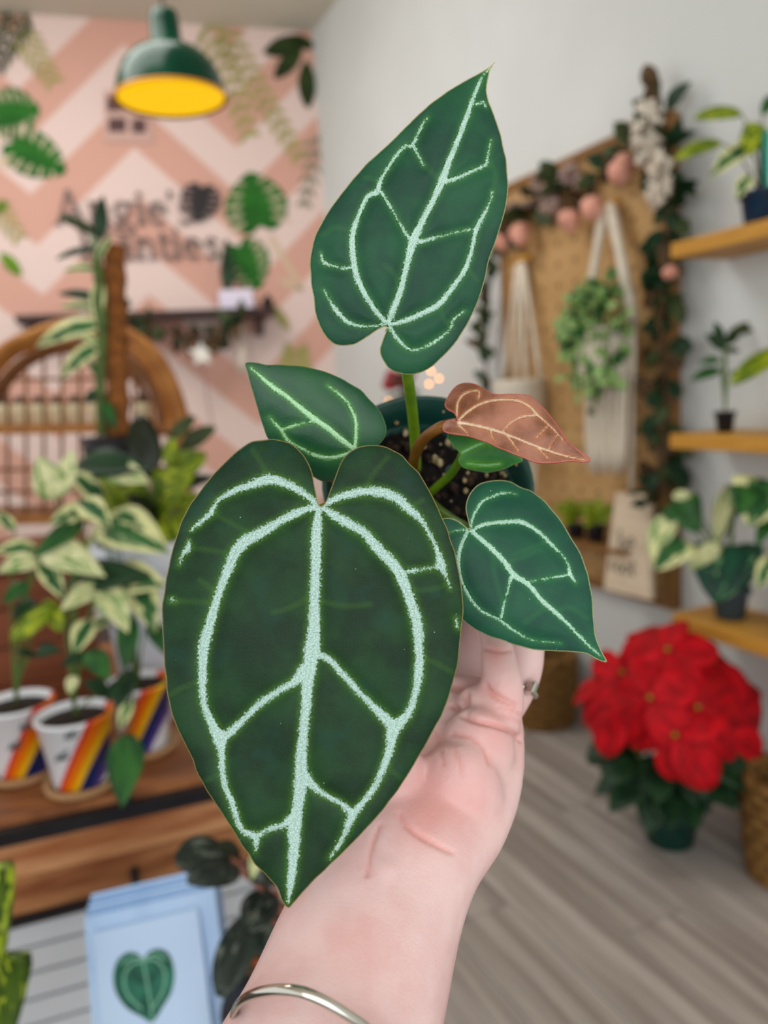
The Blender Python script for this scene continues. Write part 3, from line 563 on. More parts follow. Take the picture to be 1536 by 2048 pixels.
def skin():
    m, nt, p = new_mat('fair_skin')
    a = N(nt, 'ShaderNodeAttribute', attribute_name='red').outputs['Fac']; tc = N(nt, 'ShaderNodeTexCoord').outputs['Object']
    f = ramp(nt, noise(nt, 60, vec=tc, detail=4.0), 0.35, 0.7)
    c = mixc(nt, f, s2l((230, 198, 194)), s2l((224, 184, 180)))
    c = mixc(nt, mth(nt, 'MULTIPLY', ramp(nt, noise(nt, 28, vec=tc, detail=3.0), 0.45, 0.75), 0.5), c, s2l((220, 170, 166)))
    c = mixc(nt, mth(nt, 'MULTIPLY', a, 0.62), c, s2l((222, 142, 132)))
    L(nt, c, p.inputs['Base Color']); p.inputs['Roughness'].default_value = 0.4; p.inputs['Specular IOR Level'].default_value = 0.45
    p.inputs['Subsurface Weight'].default_value = 0.12; p.inputs['Subsurface Radius'].default_value = (1.0, 0.35, 0.2); p.inputs['Subsurface Scale'].default_value = 0.003
    b = N(nt, 'ShaderNodeBump', Strength=0.25, Distance=0.0006)
    h = mth(nt, 'ADD', noise(nt, 900, vec=tc, detail=2.0), mth(nt, 'MULTIPLY', noise(nt, 160, vec=tc, detail=3.0), 1.2))
    L(nt, h, b.inputs['Height']); L(nt, b.outputs[0], p.inputs['Normal']); return m
M_SKIN = skin()
person = mk('person', HV, HF, M_SKIN, None, True, None, dict(red=('FLOAT', red)), label='bare fair skinned forearm and hand holding up the potted plant from below', cat='person')
# thin bangle worn round the forearm
M_SILVER = pm('polished_silver', (206, 202, 190), rough=0.12, metal=1.0)
bc = np.array([at(p[0], p[1], p[2]) for p in [(462, 2080, 0.268), (464, 2048, 0.262), (472, 2016, 0.255), (490, 1996, 0.248), (520, 1984, 0.241), (560, 1979, 0.235), (605, 1984, 0.2315), (650, 2003, 0.231), (695, 2030, 0.232), (740, 2062, 0.235), (790, 2105, 0.242), (835, 2150, 0.253), (862, 2190, 0.268), (860, 2215, 0.285), (800, 2225, 0.305), (700, 2210, 0.315), (600, 2180, 0.313), (520, 2140, 0.300), (478, 2105, 0.283)]])
bp = catmull(bc, 8, True); bb = B(); n = 12; k = len(bp); Vb = []; cen = bp.mean(0)
for i in range(k):
    t = nrm(bp[(i + 1) % k] - bp[i - 1]); o_ = nrm((bp[i] - cen) - t * np.dot(bp[i] - cen, t)); w = np.cross(t, o_)
    for j in range(n):
        a = 2 * math.pi * j / n; rr_ = 0.0015 * (1 + 0.06 * math.cos(3 * a)); Vb.append(bp[i] + rr_ * (0.8 * math.cos(a) * o_ + 1.15 * math.sin(a) * w))
bb.add(Vb, [(i * n + j, i * n + (j + 1) % n, ((i + 1) % k) * n + (j + 1) % n, ((i + 1) % k) * n + j) for i in range(k) for j in range(n)])
bb.mk('bangle', M_SILVER, None, label='thin polished silver bangle worn round the forearm', cat='bracelet')
# ring on the ring finger
ring = thing('finger_ring', at(1040, 1383, 0.372), 'silver finger ring with a small square setting', 'ring')
rc = at(1032, 1374, 0.369); rd = nrm(at(1044, 1340, 0.371) - at(1025, 1385, 0.368)); ra = nrm(np.cross(rd, TOCAM)); rb_ = np.cross(rd, ra)
rt = [rc + 0.0100 * (math.cos(a) * ra + math.sin(a) * rb_) for a in np.linspace(0, 2 * math.pi, 33)]
q = B(); q.tube(rt, 0.0011, 8, False); q.mk('band', M_SILVER, ring)
q = B(); ex = nrm(at(1066, 1378, 0.366) - rc); q.box(at(1063, 1376, 0.3585), (0.0042, 0.0062, 0.0062), np.array([ex, np.cross(rd, ex), rd])); o = q.mk('setting', M_SILVER, ring, False)
o.modifiers.new('bevel', 'BEVEL').width = 0.0008

# ------------------------------------------------------------------ shared foliage
M_DARKSOIL = pm('dark_soil', (30, 22, 18), (48, 36, 28), 80, 0.95)
LM = dict(
 green=leafmat('mid_green_leaf', (52, 104, 44), dark=(30, 72, 34)),
 dark=leafmat('dark_green_leaf', (34, 66, 36), dark=(20, 46, 28)),
 olive=leafmat('olive_garland_leaf', (74, 86, 46), dark=(44, 56, 32), rough=0.6),
 brownl=leafmat('dried_brown_leaf', (98, 74, 46), dark=(66, 48, 30), rough=0.7),
 vari=leafmat('cream_variegated_leaf', (60, 110, 58), (222, 222, 160), 0.75, (32, 78, 42), edge=True),
 cream=leafmat('cream_leaf', (228, 226, 176), (110, 150, 80), 0.45, (206, 208, 150)),
 lime=leafmat('lime_leaf', (118, 138, 20), (176, 186, 44), 0.4, (74, 98, 14)),
 rubber=leafmat('black_green_leaf', (40, 46, 28), dark=(24, 30, 20), rough=0.3),
 red=leafmat('red_bract', (206, 0, 22), dark=(158, 0, 12), rough=0.7, midrib=(140, 0, 14)),
 trail=leafmat('trailing_leaf', (140, 176, 96), (196, 212, 156), 0.4, (100, 144, 66)),
 pep=leafmat('dark_silver_leaf', (40, 50, 42), (96, 104, 92), 0.25, (28, 36, 32), rough=0.35),
 teal=leafmat('teal_green_leaf', (30, 84, 60), (120, 166, 110), 0.25, (16, 56, 44), rough=0.4))
for k_, (mt, hf, dr, fo) in dict(green=('green', lance(.26), .25, .25), dark=('dark', lance(.26), .25, .25), darkoval=('dark', oval(.3), .15, .2), olive=('olive', oval(.28), .2, .2), brownl=('brownl', oval(.28), .3, .3), vari=('vari', lance(.30), .3, .25),
      cream=('cream', lance(.32), .25, .3), lime=('lime', oval(.32), .25, .2), rubber=('rubber', oval(.24), .15, .3), red=('red', oval(.30), .22, .15), trail=('trail', oval(.42), .2, .2), trailg=('green', oval(.42), .2, .2), pep=('pep', oval(.30), .12, .15),
      heartv=('vari', heart(.52), .2, .15), heartt=('teal', heart(.55), .2, .15), heartg=('green', heart(.52), .2, .15), limeh=('lime', heart(.5), .25, .2), needle=('dark', lance(.10), .1, .1)).items():
    leafmesh(k_, LM[mt], hf, dr, fo, wave=0.05, seed=len(LEAVES))
M_STEM = pm('green_stem', (96, 122, 52), (74, 98, 42), 40, 0.5)
M_BSTEM = pm('brown_stem', (96, 72, 44), (74, 54, 34), 40, 0.7)
def px_leaves(pl, leaves, root, stem=True, nh=None, smat=None, sr=0.0022, rise=0.35):
    """leaves: base px, tip px, base distance, tip distance, width factor, kind"""
    root = np.asarray(root)
    for (bx, by, tx, ty, d0, d1, w, k) in leaves:
        b0, t0 = at(bx, by, d0), at(tx, ty, d1)
        blade('leaf', LEAVES[k], pl, b0, t0, (nrm(O3 - b0) * 0.9 + UP * 0.45) if nh is None else nh, w)
        if stem:
            q = B(); mid = root * (1 - rise) + b0 * rise; mid[2] = root[2] + (b0[2] - root[2]) * 0.75
            q.tube(bez(root, mid, b0, 7), np.linspace(sr * 1.3, sr * 0.8, 7), 5); q.mk('stem', smat or M_STEM, pl)

# ------------------------------------------------------------------ right wall: pegboard, shelves
def wall_box(name, P, ln, dep, h, mat, parent=None, off=0.0, **t):
    """P front-top-far corner; runs ln towards the camera, dep back to the wall, h down"""
    q = B(); q.box(P - RD * ln / 2 - RN * dep / 2 - UP * h / 2, (ln, dep, h), np.array([RD, RN, UP])); return q.mk(name, mat, parent, False, **t)
M_OAK = pm('honey_oak', (206, 152, 62), (188, 132, 48), 3, 0.5, stretch=(2, 2, 30), bump=0.05)
SH = []
for (x, y, h, lab) in ((1340, 487, 0.040, 'top honey wood wall shelf holding the blue pot'), (1338, 868, 0.040, 'middle honey wood wall shelf holding a small black pot'), (1343, 1226, 0.042, 'lowest honey wood wall shelf just above the red flowers')):
    Pq = on_r(x, y, 0.2); SH.append(Pq); o = wall_box('wall_shelf', Pq, 1.15, 0.2, h, M_OAK, label=lab, cat='shelf', group='floating wall shelves')
    o.modifiers.new('bevel', 'BEVEL').width = 0.003
M_PEG = pm('tan_pegboard', (196, 158, 106), (184, 144, 92), 3, 0.7, stretch=(1, 1, 4))
pl_ = on_r(1004, 400, 0.03); pr_ = on_r(1338, 700, 0.03)
ta, tb = np.dot(pl_ - RP, RD), np.dot(pr_ - RP, RD); zt = on_r(1244, 275, 0.03)[2]; zb = on_r(1250, 1182, 0.03)[2]
peg = thing('pegboard', RP + RD * (ta + tb) / 2 + UP * zb, 'tall tan wooden pegboard panel hung on the grey wall', 'pegboard')
def rbox(a, z, off, sa, dep, h, q=None): q = q or B(); q.box(RP + RD * a + UP * z + RN * off, (sa, dep, h), np.array([RD, RN, UP])); return q
rbox((ta + tb) / 2, (zt + zb) / 2, 0.02, abs(ta - tb), 0.018, zt - zb).mk('board', M_PEG, peg, False)
M_FRM = pm('brown_frame', (150, 108, 62), (132, 92, 50), 4, 0.6)
for a_ in (ta, tb): rbox(a_, (zt + zb) / 2, 0.02, 0.03, 0.04, zt - zb + 0.03).mk('frame_rail', M_FRM, peg, False)
for z_ in (zt, zb): rbox((ta + tb) / 2, z_, 0.02, abs(ta - tb), 0.04, 0.03).mk('frame_rail', M_FRM, peg, False)
q = B()
for i in range(9):
    for j in range(20):
        a_ = min(ta, tb) + abs(ta - tb) * (i + 0.5) / 9; z_ = zb + (zt - zb) * (j + 0.5) / 20
        q.lathe([(0.010, 0), (0.010, 0.0006), (0, 0.0006)], RP + RD * a_ + UP * z_ + RN * 0.0288, RN, 8)
q.mk('peg_holes', pm('dark_hole', (120, 88, 52)), peg, False, kind='stuff')
rbox((ta + tb) / 2, on_r(1180, 1085, 0.08)[2], 0.075, abs(ta - tb) * 0.8, 0.10, 0.016).mk('ledge', M_FRM, peg, False)

def garland(name, pts, nleaf, spread, lab, kinds, lsize=0.06, seed=1, blossoms=(), mauve=(), plumes=(), cat='garland', vine=0.006, group=None):
    r = random.Random(seed); pts = catmull(pts, 6); g = thing(name, pts[0], lab, cat, group)
    q = B(); q.tube(pts + np.array([[r.uniform(-1, 1) * 0.008 for _ in range(3)] for _ in pts]), vine, 5); q.mk('vine', M_BSTEM, g)
    for i in range(nleaf):
        p = pts[int(r.random() * (len(pts) - 1))]; d = nrm([r.uniform(-1, 1) for _ in range(3)]); d = d - RN * min(0, np.dot(d, RN)) * 1.3
        b0 = p + d * r.uniform(0, spread * 0.5); blade('leaf', LEAVES[r.choice(kinds)], g, b0, b0 + nrm(d - UP * 0.2) * lsize * r.uniform(0.7, 1.3), nrm(O3 - p) + 0.8 * np.array([r.uniform(-1, 1) for _ in range(3)]), 1.1)
    for (c, rad) in blossoms:
        q = B(); 
        for k_ in range(7): q.ball(c + rad * 0.35 * nrm([r.uniform(-1, 1) for _ in range(3)]), rad * 0.72, 8, 6)
        q.mk('blossom', pm('peach_blossom', (232, 172, 150), (222, 152, 132), 30, 0.8), g)
    for (c, rad) in mauve:
        q = B()
        for k_ in range(12):
            v = nrm([r.uniform(-1, 1) for _ in range(3)]); q.ball(c + rad * 0.6 * v, rad * 0.42, 6, 4, (1, 1, 0.6))
        q.mk('dried_flower', pm('dried_mauve', (150, 124, 116), (176, 152, 140), 40, 0.9), g)
    for (c0_, c1_, rad) in plumes:
        q = B(); ax_ = np.asarray(c1_) - c0_
        for k_ in range(34):
            t = r.random(); q.tube([c0_ + ax_ * t * 0.7, c0_ + ax_ * (t * 0.7 + 0.18) + rad * (0.6 + 0.5 * math.sin(math.pi * t)) * nrm([r.uniform(-1, 1) for _ in range(3)]), c0_ + ax_ * (t * 0.7 + 0.34) + rad * 0.9 * math.sin(math.pi * (0.15 + 0.8 * t)) * nrm([r.uniform(-1, 1) for _ in range(3)])], [0.003, rad * 0.30, 0.002], 5)
        q.mk('plume', pm('cream_plume', (232, 222, 206), (214, 196, 176), 60, 0.9), g)
    return g
gp = lambda x, y, o=0.06: on_r(x, y, o)
gz = lambda x, y, o, s: (gp(x, y, o), s)
garland('flower_garland', [gp(985, 480), gp(1040, 430), gp(1100, 385), gp(1160, 360), gp(1230, 330), gp(1280, 270)], 46, 0.09, 'dried flower garland with peach blossoms along the pegboard top', ['olive', 'darkoval', 'olive', 'brownl'], 0.075, 2,
        [(gp(1243, 338, .1), 0.044), (gp(1185, 416, .1), 0.038), (gp(1138, 442, .1), 0.038), (gp(1040, 470, .1), 0.042), (gp(1003, 482, .1), 0.036)],
        [(gp(1085, 365, .08), 0.05), (gp(1105, 405, .08), 0.055), (gp(1135, 350, .08), 0.05), (gp(1060, 395, .08), 0.045), (gp(1030, 420, .08), 0.04), (gp(1165, 365, .08), 0.035)])
garland('leaf_garland', [gp(1318, 195), gp(1318, 260), gp(1338, 330), gp(1345, 430), gp(1330, 560), gp(1325, 700), gp(1335, 820), gp(1322, 940), gp(1310, 1010)], 150, 0.10, 'leafy garland hanging down the pegboard edge beside the shelves', ['olive', 'darkoval', 'dark', 'olive', 'brownl'], 0.07, 3,
        [(gp(1340, 545, .1), 0.022)], [], [(gp(1288, 190, .12), gp(1290, 330, .12), 0.045), (gp(1325, 290, .14), gp(1312, 420, .14), 0.034)], vine=0.010)
garland('leaf_garland', [gp(985, 490), gp(980, 580), gp(968, 700), gp(985, 800)], 34, 0.05, 'thin dark leafy garland hanging down beside the tall upright leaf', ['olive', 'darkoval', 'brownl'], 0.06, 5)
M_CORD = pm('cotton_cord', (232, 222, 204), (216, 202, 180), 90, 0.9, bump=0.4, bscale=400)
def strand(par, a, b, r, n=6, nm='cord'):
    q = B(); P_ = np.linspace(a, b, n); q.tube(P_, r * (1 + 0.12 * np.sin(np.arange(n) * 2.1)), 6); q.mk(nm, M_CORD, par)
mh = thing('macrame_hanger', gp(1040, 530), 'narrow cream macrame hanger with a white pot behind the bronze leaf', 'plant hanger')
q = B(); q.tube([gp(1022, 524, .06), gp(1060, 514, .06)], 0.013, 10); q.mk('dowel', M_OAK, mh)
for a_, b_ in (((1036, 524), (1006, 770)), ((1041, 524), (1030, 770)), ((1043, 522), (1052, 770)), ((1046, 522), (1082, 760))): strand(mh, gp(*a_, .06), gp(*b_, .09), 0.010)
q = B(); c_ = gp(1042, 850, .10); q.lathe([(0, 0), (0.075, 0), (0.095, 0.03), (0.10, 0.15), (0.095, 0.17), (0.085, 0.165), (0, 0.14)], c_, n=20); q.mk('pot', pm('matte_white_pot', (216, 206, 190), (206, 196, 178), 8, 0.8), mh)
for i in range(7): strand(mh, gp(1012 + 10 * i, 855, .13), gp(1014 + 9 * i, 985 + 8 * (i % 3), .12), 0.006, nm='fringe')
mh2 = thing('macrame_hanger', gp(1215, 410), 'wide cream macrame hanger carrying the green trailing plant', 'plant hanger')
q = B(); q.tube([gp(1195, 418, .06), gp(1236, 402, .06)], 0.012, 10); q.mk('dowel', M_OAK, mh2)
for a_, b_, r_ in (((1210, 410), (1170, 640), .016), ((1222, 410), (1266, 640), .018)): strand(mh2, gp(*a_, .07), gp(*b_, .12), r_)
q = B(); c_ = gp(1212, 760, .14); q.lathe([(0, 0), (0.07, 0), (0.085, 0.03), (0.09, 0.16), (0.08, 0.155), (0, 0.14)], c_, n=20); q.mk('cradle', M_CORD, mh2)
for i in range(11): strand(mh2, gp(1172 + 8 * i, 745 + 4 * (i % 3), .13 + 0.02 * (i % 2)), gp(1176 + 7 * i, 930 + 9 * (i % 3), .12), 0.0085, 7, 'fringe')
strand(mh2, gp(1268, 640, .10), gp(1262, 985, .08), 0.008)
# trailing plant in the hanger
tp = thing('trailing_plant', gp(1205, 690, .14), 'bushy light green trailing plant spilling from the macrame hanger', 'plant')
r = random.Random(8); top = gp(1206, 590, .15); tcn = gp(1204, 668, .15)
def tleaf(p, d): blade('leaf', LEAVES['trail' if r.random() < 0.65 else 'trailg'], tp, p, p + d * r.uniform(0.028, 0.044), nrm(O3 - p) + UP * 0.4 + 0.7 * np.array([r.uniform(-1, 1) for _ in range(3)]), 1.0)
for i in range(26):
    a = r.uniform(0, 6.283); R_ = r.uniform(0.05, 0.16); p0 = top + np.array([0, 0, r.uniform(0, 0.03)]); out = RD * math.cos(a) * R_ + RN * abs(math.sin(a)) * R_ * 0.6
    ln = r.uniform(0.12, 0.30) * (1.3 if i % 5 == 0 else 1); pts = bez(p0, p0 + out + UP * 0.05, p0 + out * 1.05 - UP * ln, 9)
    q = B(); q.tube(pts, 0.0018, 4); q.mk('stem', M_STEM, tp)
    for j in range(4): tleaf(pts[r.randrange(3, 9)], nrm([r.uniform(-1, 1), r.uniform(-1, 0.4), r.uniform(-0.6, 0.5)]))
for i in range(185):
    v = nrm([r.gauss(0, 1) for _ in range(3)]); v = np.array([v[0], abs(v[1]), v[2]]) * r.uniform(0.5, 1.0)
    tleaf(tcn + RD * v[0] * 0.15 + RN * v[1] * 0.10 + UP * v[2] * (0.17 if v[2] > 0 else 0.20), nrm(RD * v[0] + RN * v[1] + UP * (v[2] - 0.3)))
# lettered board leaning on the pegboard foot
M_SIGN = pm('whitewashed_board', (222, 204, 178), (206, 186, 160), 4, 0.8, stretch=(1, 1, 6))
sgq = [on_r(1240, 985, 0.07), on_r(1307, 990, 0.07), on_r(1309, 1200, 0.12), on_r(1216, 1178, 0.12)]
sgn = nrm(np.cross(sgq[1] - sgq[0], sgq[3] - sgq[0])); sgn = sgn if np.dot(sgn, RN) > 0 else -sgn
sg = thing('wooden_sign', (sgq[2] + sgq[3]) / 2, 'pale wooden board with dark script letters leaning under the pegboard', 'sign')
q = B(); q.prism(sgq, sgn, 0.018); q.mk('board', M_SIGN, sg, False)
def ribbon(q, P_, wd, nv, th):
    """flat stroke of width wd (scalar or list) along 3d points"""
    P_ = np.asarray(P_, float); k = len(P_); wd = np.full(k, wd) if np.isscalar(wd) else np.asarray(wd)
    T = np.gradient(P_, axis=0); S_ = np.array([nrm(np.cross(nv, nrm(t))) for t in T])
    A_ = P_ + S_ * wd[:, None] / 2; B_ = P_ - S_ * wd[:, None] / 2; nv = np.asarray(nv) * th
    V = np.vstack([A_, B_, A_ + nv, B_ + nv]); F = []
    for i in range(k - 1):
        F += [(i, i + 1, k + i + 1, k + i), (2 * k + i, 3 * k + i, 3 * k + i + 1, 2 * k + i + 1), (i, 2 * k + i, 2 * k + i + 1, i + 1), (k + i, k + i + 1, 3 * k + i + 1, 3 * k + i)]
    F += [(0, k, 3 * k, 2 * k), (k - 1, 3 * k - 1, 4 * k - 1, 2 * k - 1)]
    q.add(V, F)
def arc(cx, cy, rx, ry, a0, a1, n=9): return [(cx + rx * math.cos(math.radians(a)), cy + ry * math.sin(math.radians(a))) for a in np.linspace(a0, a1, n)]
K, H_ = 0.115, 0.045                                             # thick and hairline strokes
GL = {  # strokes of an old-style serif alphabet: (points, width), x advance
 'A': ([([(0.05, 0), (0.32, 0.75)], H_), ([(0.32, 0.78), (0.62, 0)], K), ([(0.14, 0.25), (0.5, 0.25)], H_), ([(-0.03, 0.015), (0.15, 0.015)], H_), ([(0.5, 0.015), (0.74, 0.015)], H_)], 0.74),
 'n': ([([(0.12, 0), (0.12, 0.5)], K), (arc(0.27, 0.32, 0.15, 0.17, 160, 0) + [(0.42, 0)], 0.085), ([(0.02, 0.015), (0.24, 0.015)], H_), ([(0.33, 0.015), (0.53, 0.015)], H_), ([(0.02, 0.49), (0.12, 0.49)], H_)], 0.56),
 'g': ([(arc(0.24, 0.33, 0.16, 0.16, 0, 360, 15), 0.075), (arc(0.26, -0.12, 0.22, 0.11, 0, 360, 15), 0.06), ([(0.16, 0.18), (0.1, 0.08), (0.2, 0.02), (0.4, -0.02)], 0.06), ([(0.36, 0.45), (0.5, 0.5)], 0.06)], 0.54),
 'i': ([([(0.12, 0), (0.12, 0.5)], K), (arc(0.12, 0.68, 0.035, 0.035, 0, 360, 9), 0.07), ([(0.02, 0.015), (0.24, 0.015)], H_), ([(0.02, 0.49), (0.12, 0.49)], H_)], 0.28),
 'e': ([([(0.07, 0.28), (0.43, 0.28)] , H_), (arc(0.25, 0.25, 0.19, 0.23, 8, 310, 16), 0.09)], 0.5),
 "'": ([([(0.08, 0.78), (0.05, 0.58)], 0.09)], 0.18),
 's': ([([(0.36, 0.42), (0.25, 0.49), (0.12, 0.42), (0.12, 0.34), (0.24, 0.27), (0.36, 0.19), (0.36, 0.08), (0.22, 0.01), (0.07, 0.08)], 0.085)], 0.44),
 'P': ([([(0.14, 0), (0.14, 0.75)], K), ([(0.14, 0.73)] + arc(0.3, 0.54, 0.2, 0.19, 85, -85) + [(0.14, 0.35)], 0.08), ([(0.0, 0.015), (0.3, 0.015)], H_), ([(0.0, 0.735), (0.14, 0.735)], H_)], 0.58),
 'l': ([([(0.12, 0), (0.12, 0.78)], K), ([(0.02, 0.015), (0.24, 0.015)], H_)], 0.27),
 'a': ([(arc(0.2, 0.13, 0.13, 0.13, 60, 330, 12), 0.07), ([(0.1, 0.42), (0.2, 0.49), (0.33, 0.42), (0.35, 0.3), (0.35, 0.06), (0.45, 0.02)], 0.09), ([(0.14, 0.27), (0.34, 0.31)], H_)], 0.48),
 't': ([([(0.14, 0.66), (0.14, 0.08), (0.2, 0.02), (0.32, 0.04)], 0.1), ([(0.02, 0.48), (0.3, 0.48)], H_)], 0.34),
 'b': ([([(0.1, 0), (0.1, 0.76)], 0.08), (arc(0.24, 0.2, 0.15, 0.2, 140, -140, 12), 0.07)], 0.46), 'h': ([([(0.1, 0), (0.1, 0.76)], 0.08), (arc(0.24, 0.3, 0.14, 0.16, 170, 0) + [(0.38, 0)], 0.07)], 0.48),
 'o': ([(arc(0.22, 0.22, 0.16, 0.22, 0, 360, 15), 0.07)], 0.44), 'r': ([([(0.1, 0), (0.1, 0.46)], 0.08), (arc(0.24, 0.3, 0.14, 0.14, 170, 60), 0.07)], 0.36)}
def lettering(text, parent, org, ex, ey, size, nv, mat, th=0.003, nm='letter'):
    x = 0.0
    for ch in text:
        if ch == ' ': x += 0.3; continue
        st, adv = GL[ch]; q = B()
        for pts, wd in st: ribbon(q, [org + ex * (x + p[0]) * size + ey * p[1] * size for p in pts], wd * size, nv, th)
        q.mk(nm, mat, parent, False); x += adv
    return x * size
ex = nrm(sgq[2] - sgq[3]); ey = nrm(np.cross(sgn, ex)); ey = ey if ey[2] > 0 else -ey
M_INK = pm('faded_black_ink', (74, 68, 62))
lettering('be', sg, sgq[3] + ex * 0.048 + ey * 0.135 + sgn * 0.0185, ex, ey, 0.085, sgn, M_INK, 0.001)
lettering('root', sg, sgq[3] + ex * 0.022 + ey * 0.062 + sgn * 0.0185, ex, ey, 0.075, sgn, M_INK, 0.001)
# small nursery pots with lime plants on the pegboard ledge
M_BLACK = pm('black_plastic', (22, 22, 26), (28, 28, 32), 30, 0.4)
for (x, y, lab, lv) in ((1152, 1078, 'small black pot of lime green leaves at the ledge end near the blue green leaf', [(1150, 1035, 1118, 1010), (1152, 1035, 1140, 1000), (1156, 1035, 1172, 1005), (1150, 1038, 1128, 1040)]), (1192, 1080, 'small black pot of lime green leaves on the ledge beside the lettered board', [(1190, 1040, 1170, 1005), (1192, 1040, 1196, 1000), (1195, 1040, 1222, 1010), (1194, 1042, 1215, 1038), (1190, 1042, 1172, 1046)])):
    c_ = on_r(x, y, 0.085); d_ = proj(c_)[2]; t_ = thing('nursery_plant', c_, lab, 'plant', 'lime plants on the ledge')
    potted(t_, c_, 0.034, 0.026, 0.055, M_BLACK, M_DARKSOIL, 0.003)
    px_leaves(t_, [(a, b, c, d, d_ - 0.03, d_ - 0.06, 1.0, 'lime') for a, b, c, d in lv], c_ + UP * 0.05)

# ------------------------------------------------------------------ plants on the shelves
def shelf_pt(i, px, off):                                             # point on top of shelf i at photo column px
    r_ = ray(px, 900); Pq = SH[i]; n_ = RN
    t = np.dot(n_, RP + RN * off - O3) / np.dot(n_, r_); p = O3 + r_ * t; p[2] = Pq[2]; return p
c_ = shelf_pt(0, 1516, 0.11); d_ = proj(c_)[2]
t_ = thing('potted_plant', c_, 'leggy plant in a dark blue pot on the top shelf', 'plant')
potted(t_, c_, 0.046, 0.036, 0.085, pm('navy_glazed_pot', (14, 34, 58), (22, 52, 78), 14, 0.25), M_DARKSOIL)
q = B(); q.tube([c_ + UP * 0.07 + RD * -0.015, c_ + UP * 0.22 - RD * 0.015], 0.008, 8); q.mk('support_stake', pm('teal_plastic', (0, 140, 120)), t_)
px_leaves(t_, [(1482, 228, 1402, 222, d_, d_ - .02, .55, 'lime'), (1442, 286, 1362, 300, d_, d_ - .03, .5, 'lime'), (1500, 290, 1430, 330, d_, d_ - .03, .8, 'vari'), (1515, 250, 1500, 290, d_, d_ - .05, 1.0, 'lime'), (1530, 290, 1500, 250, d_, d_ - .04, 1.0, 'lime'), (1500, 350, 1476, 385, d_ - .02, d_ - .04, 1.1, 'vari'), (1525, 230, 1560, 170, d_, d_, .8, 'green')], c_ + UP * 0.07, smat=M_BSTEM)
c_ = shelf_pt(1, 1450, 0.10); d_ = proj(c_)[2]
t_ = thing('potted_plant', c_, 'small bushy plant in a little black pot on the middle shelf', 'plant')
potted(t_, c_, 0.026, 0.020, 0.055, M_BLACK, M_DARKSOIL, 0.003)
px_leaves(t_, [(1452, 700, 1415, 665, d_, d_, 1.0, 'dark'), (1452, 690, 1480, 655, d_, d_, 1.0, 'dark'), (1440, 720, 1400, 720, d_, d_, .9, 'green'), (1455, 670, 1525, 642, d_, d_, .6, 'olive'), (1440, 740, 1385, 752, d_, d_ - .02, .8, 'teal' if 'teal' in LEAVES else 'green'), (1450, 700, 1478, 700, d_, d_ - .03, 1.0, 'dark'), (1445, 690, 1430, 640, d_, d_, .8, 'dark'), (1458, 750, 1490, 740, d_, d_, .8, 'green')], c_ + UP * 0.05)
c_ = shelf_pt(1, 1592, 0.10); d_ = proj(c_)[2]
t_ = thing('potted_plant', c_, 'plant at the edge of view with a broad yellow green leaf', 'plant')
potted(t_, c_, 0.05, 0.04, 0.08, M_BLACK, M_DARKSOIL)
px_leaves(t_, [(1570, 700, 1476, 744, d_, d_ - .05, .55, 'lime'), (1575, 680, 1640, 640, d_, d_, .9, 'lime'), (1580, 700, 1560, 620, d_, d_, .9, 'green')], c_ + UP * 0.07)
c_ = shelf_pt(2, 1462, 0.11); d_ = proj(c_)[2]
t_ = thing('potted_plant', c_, 'white splashed monstera in a dark slate pot on the lowest shelf', 'plant')
potted(t_, c_, 0.048, 0.038, 0.085, pm('slate_pot', (44, 58, 64), (58, 72, 78), 12, 0.5), M_DARKSOIL)
px_leaves(t_, [(1455, 1090, 1430, 1195, d_ - .02, d_ - .08, 1.15, 'heartt'), (1470, 1090, 1492, 1170, d_ - .01, d_ - .06, 1.1, 'heartt'), (1440, 1085, 1380, 1130, d_ - .02, d_ - .05, .8, 'cream'), (1360, 1075, 1312, 1130, d_ - .02, d_ - .06, 1.2, 'heartv'), (1345, 1030, 1296, 1100, d_, d_ - .04, .9, 'cream'), (1352, 1000, 1400, 1060, d_, d_ - .04, 1.1, 'heartg'), (1345, 995, 1385, 985, d_, d_ - .02, 1.0, 'cream'), (1395, 1030, 1340, 1010, d_, d_ - .03, .9, 'green'), (1460, 970, 1430, 1080, d_, d_ - .04, .55, 'cream'), (1475, 965, 1440, 1075, d_ + .01, d_ - .03, .6, 'green')], c_ + UP * 0.07, sr=0.003)
c_ = shelf_pt(2, 1600, 0.11); d_ = proj(c_)[2]
t_ = thing('potted_plant', c_, 'pale splashed monstera half out of view on the lowest shelf', 'plant')
potted(t_, c_, 0.05, 0.04, 0.09, M_BLACK, M_DARKSOIL)
px_leaves(t_, [(1535, 960, 1500, 1040, d_, d_ - .05, 1.2, 'heartv'), (1500, 975, 1480, 1020, d_, d_ - .05, 1.0, 'heartg'), (1545, 1030, 1515, 1080, d_, d_ - .05, .8, 'green'), (1550, 1110, 1516, 1165, d_, d_ - .04, .9, 'vari'), (1560, 980, 1580, 1080, d_, d_ - .04, 1.1, 'heartv')], c_ + UP * 0.07, sr=0.003)

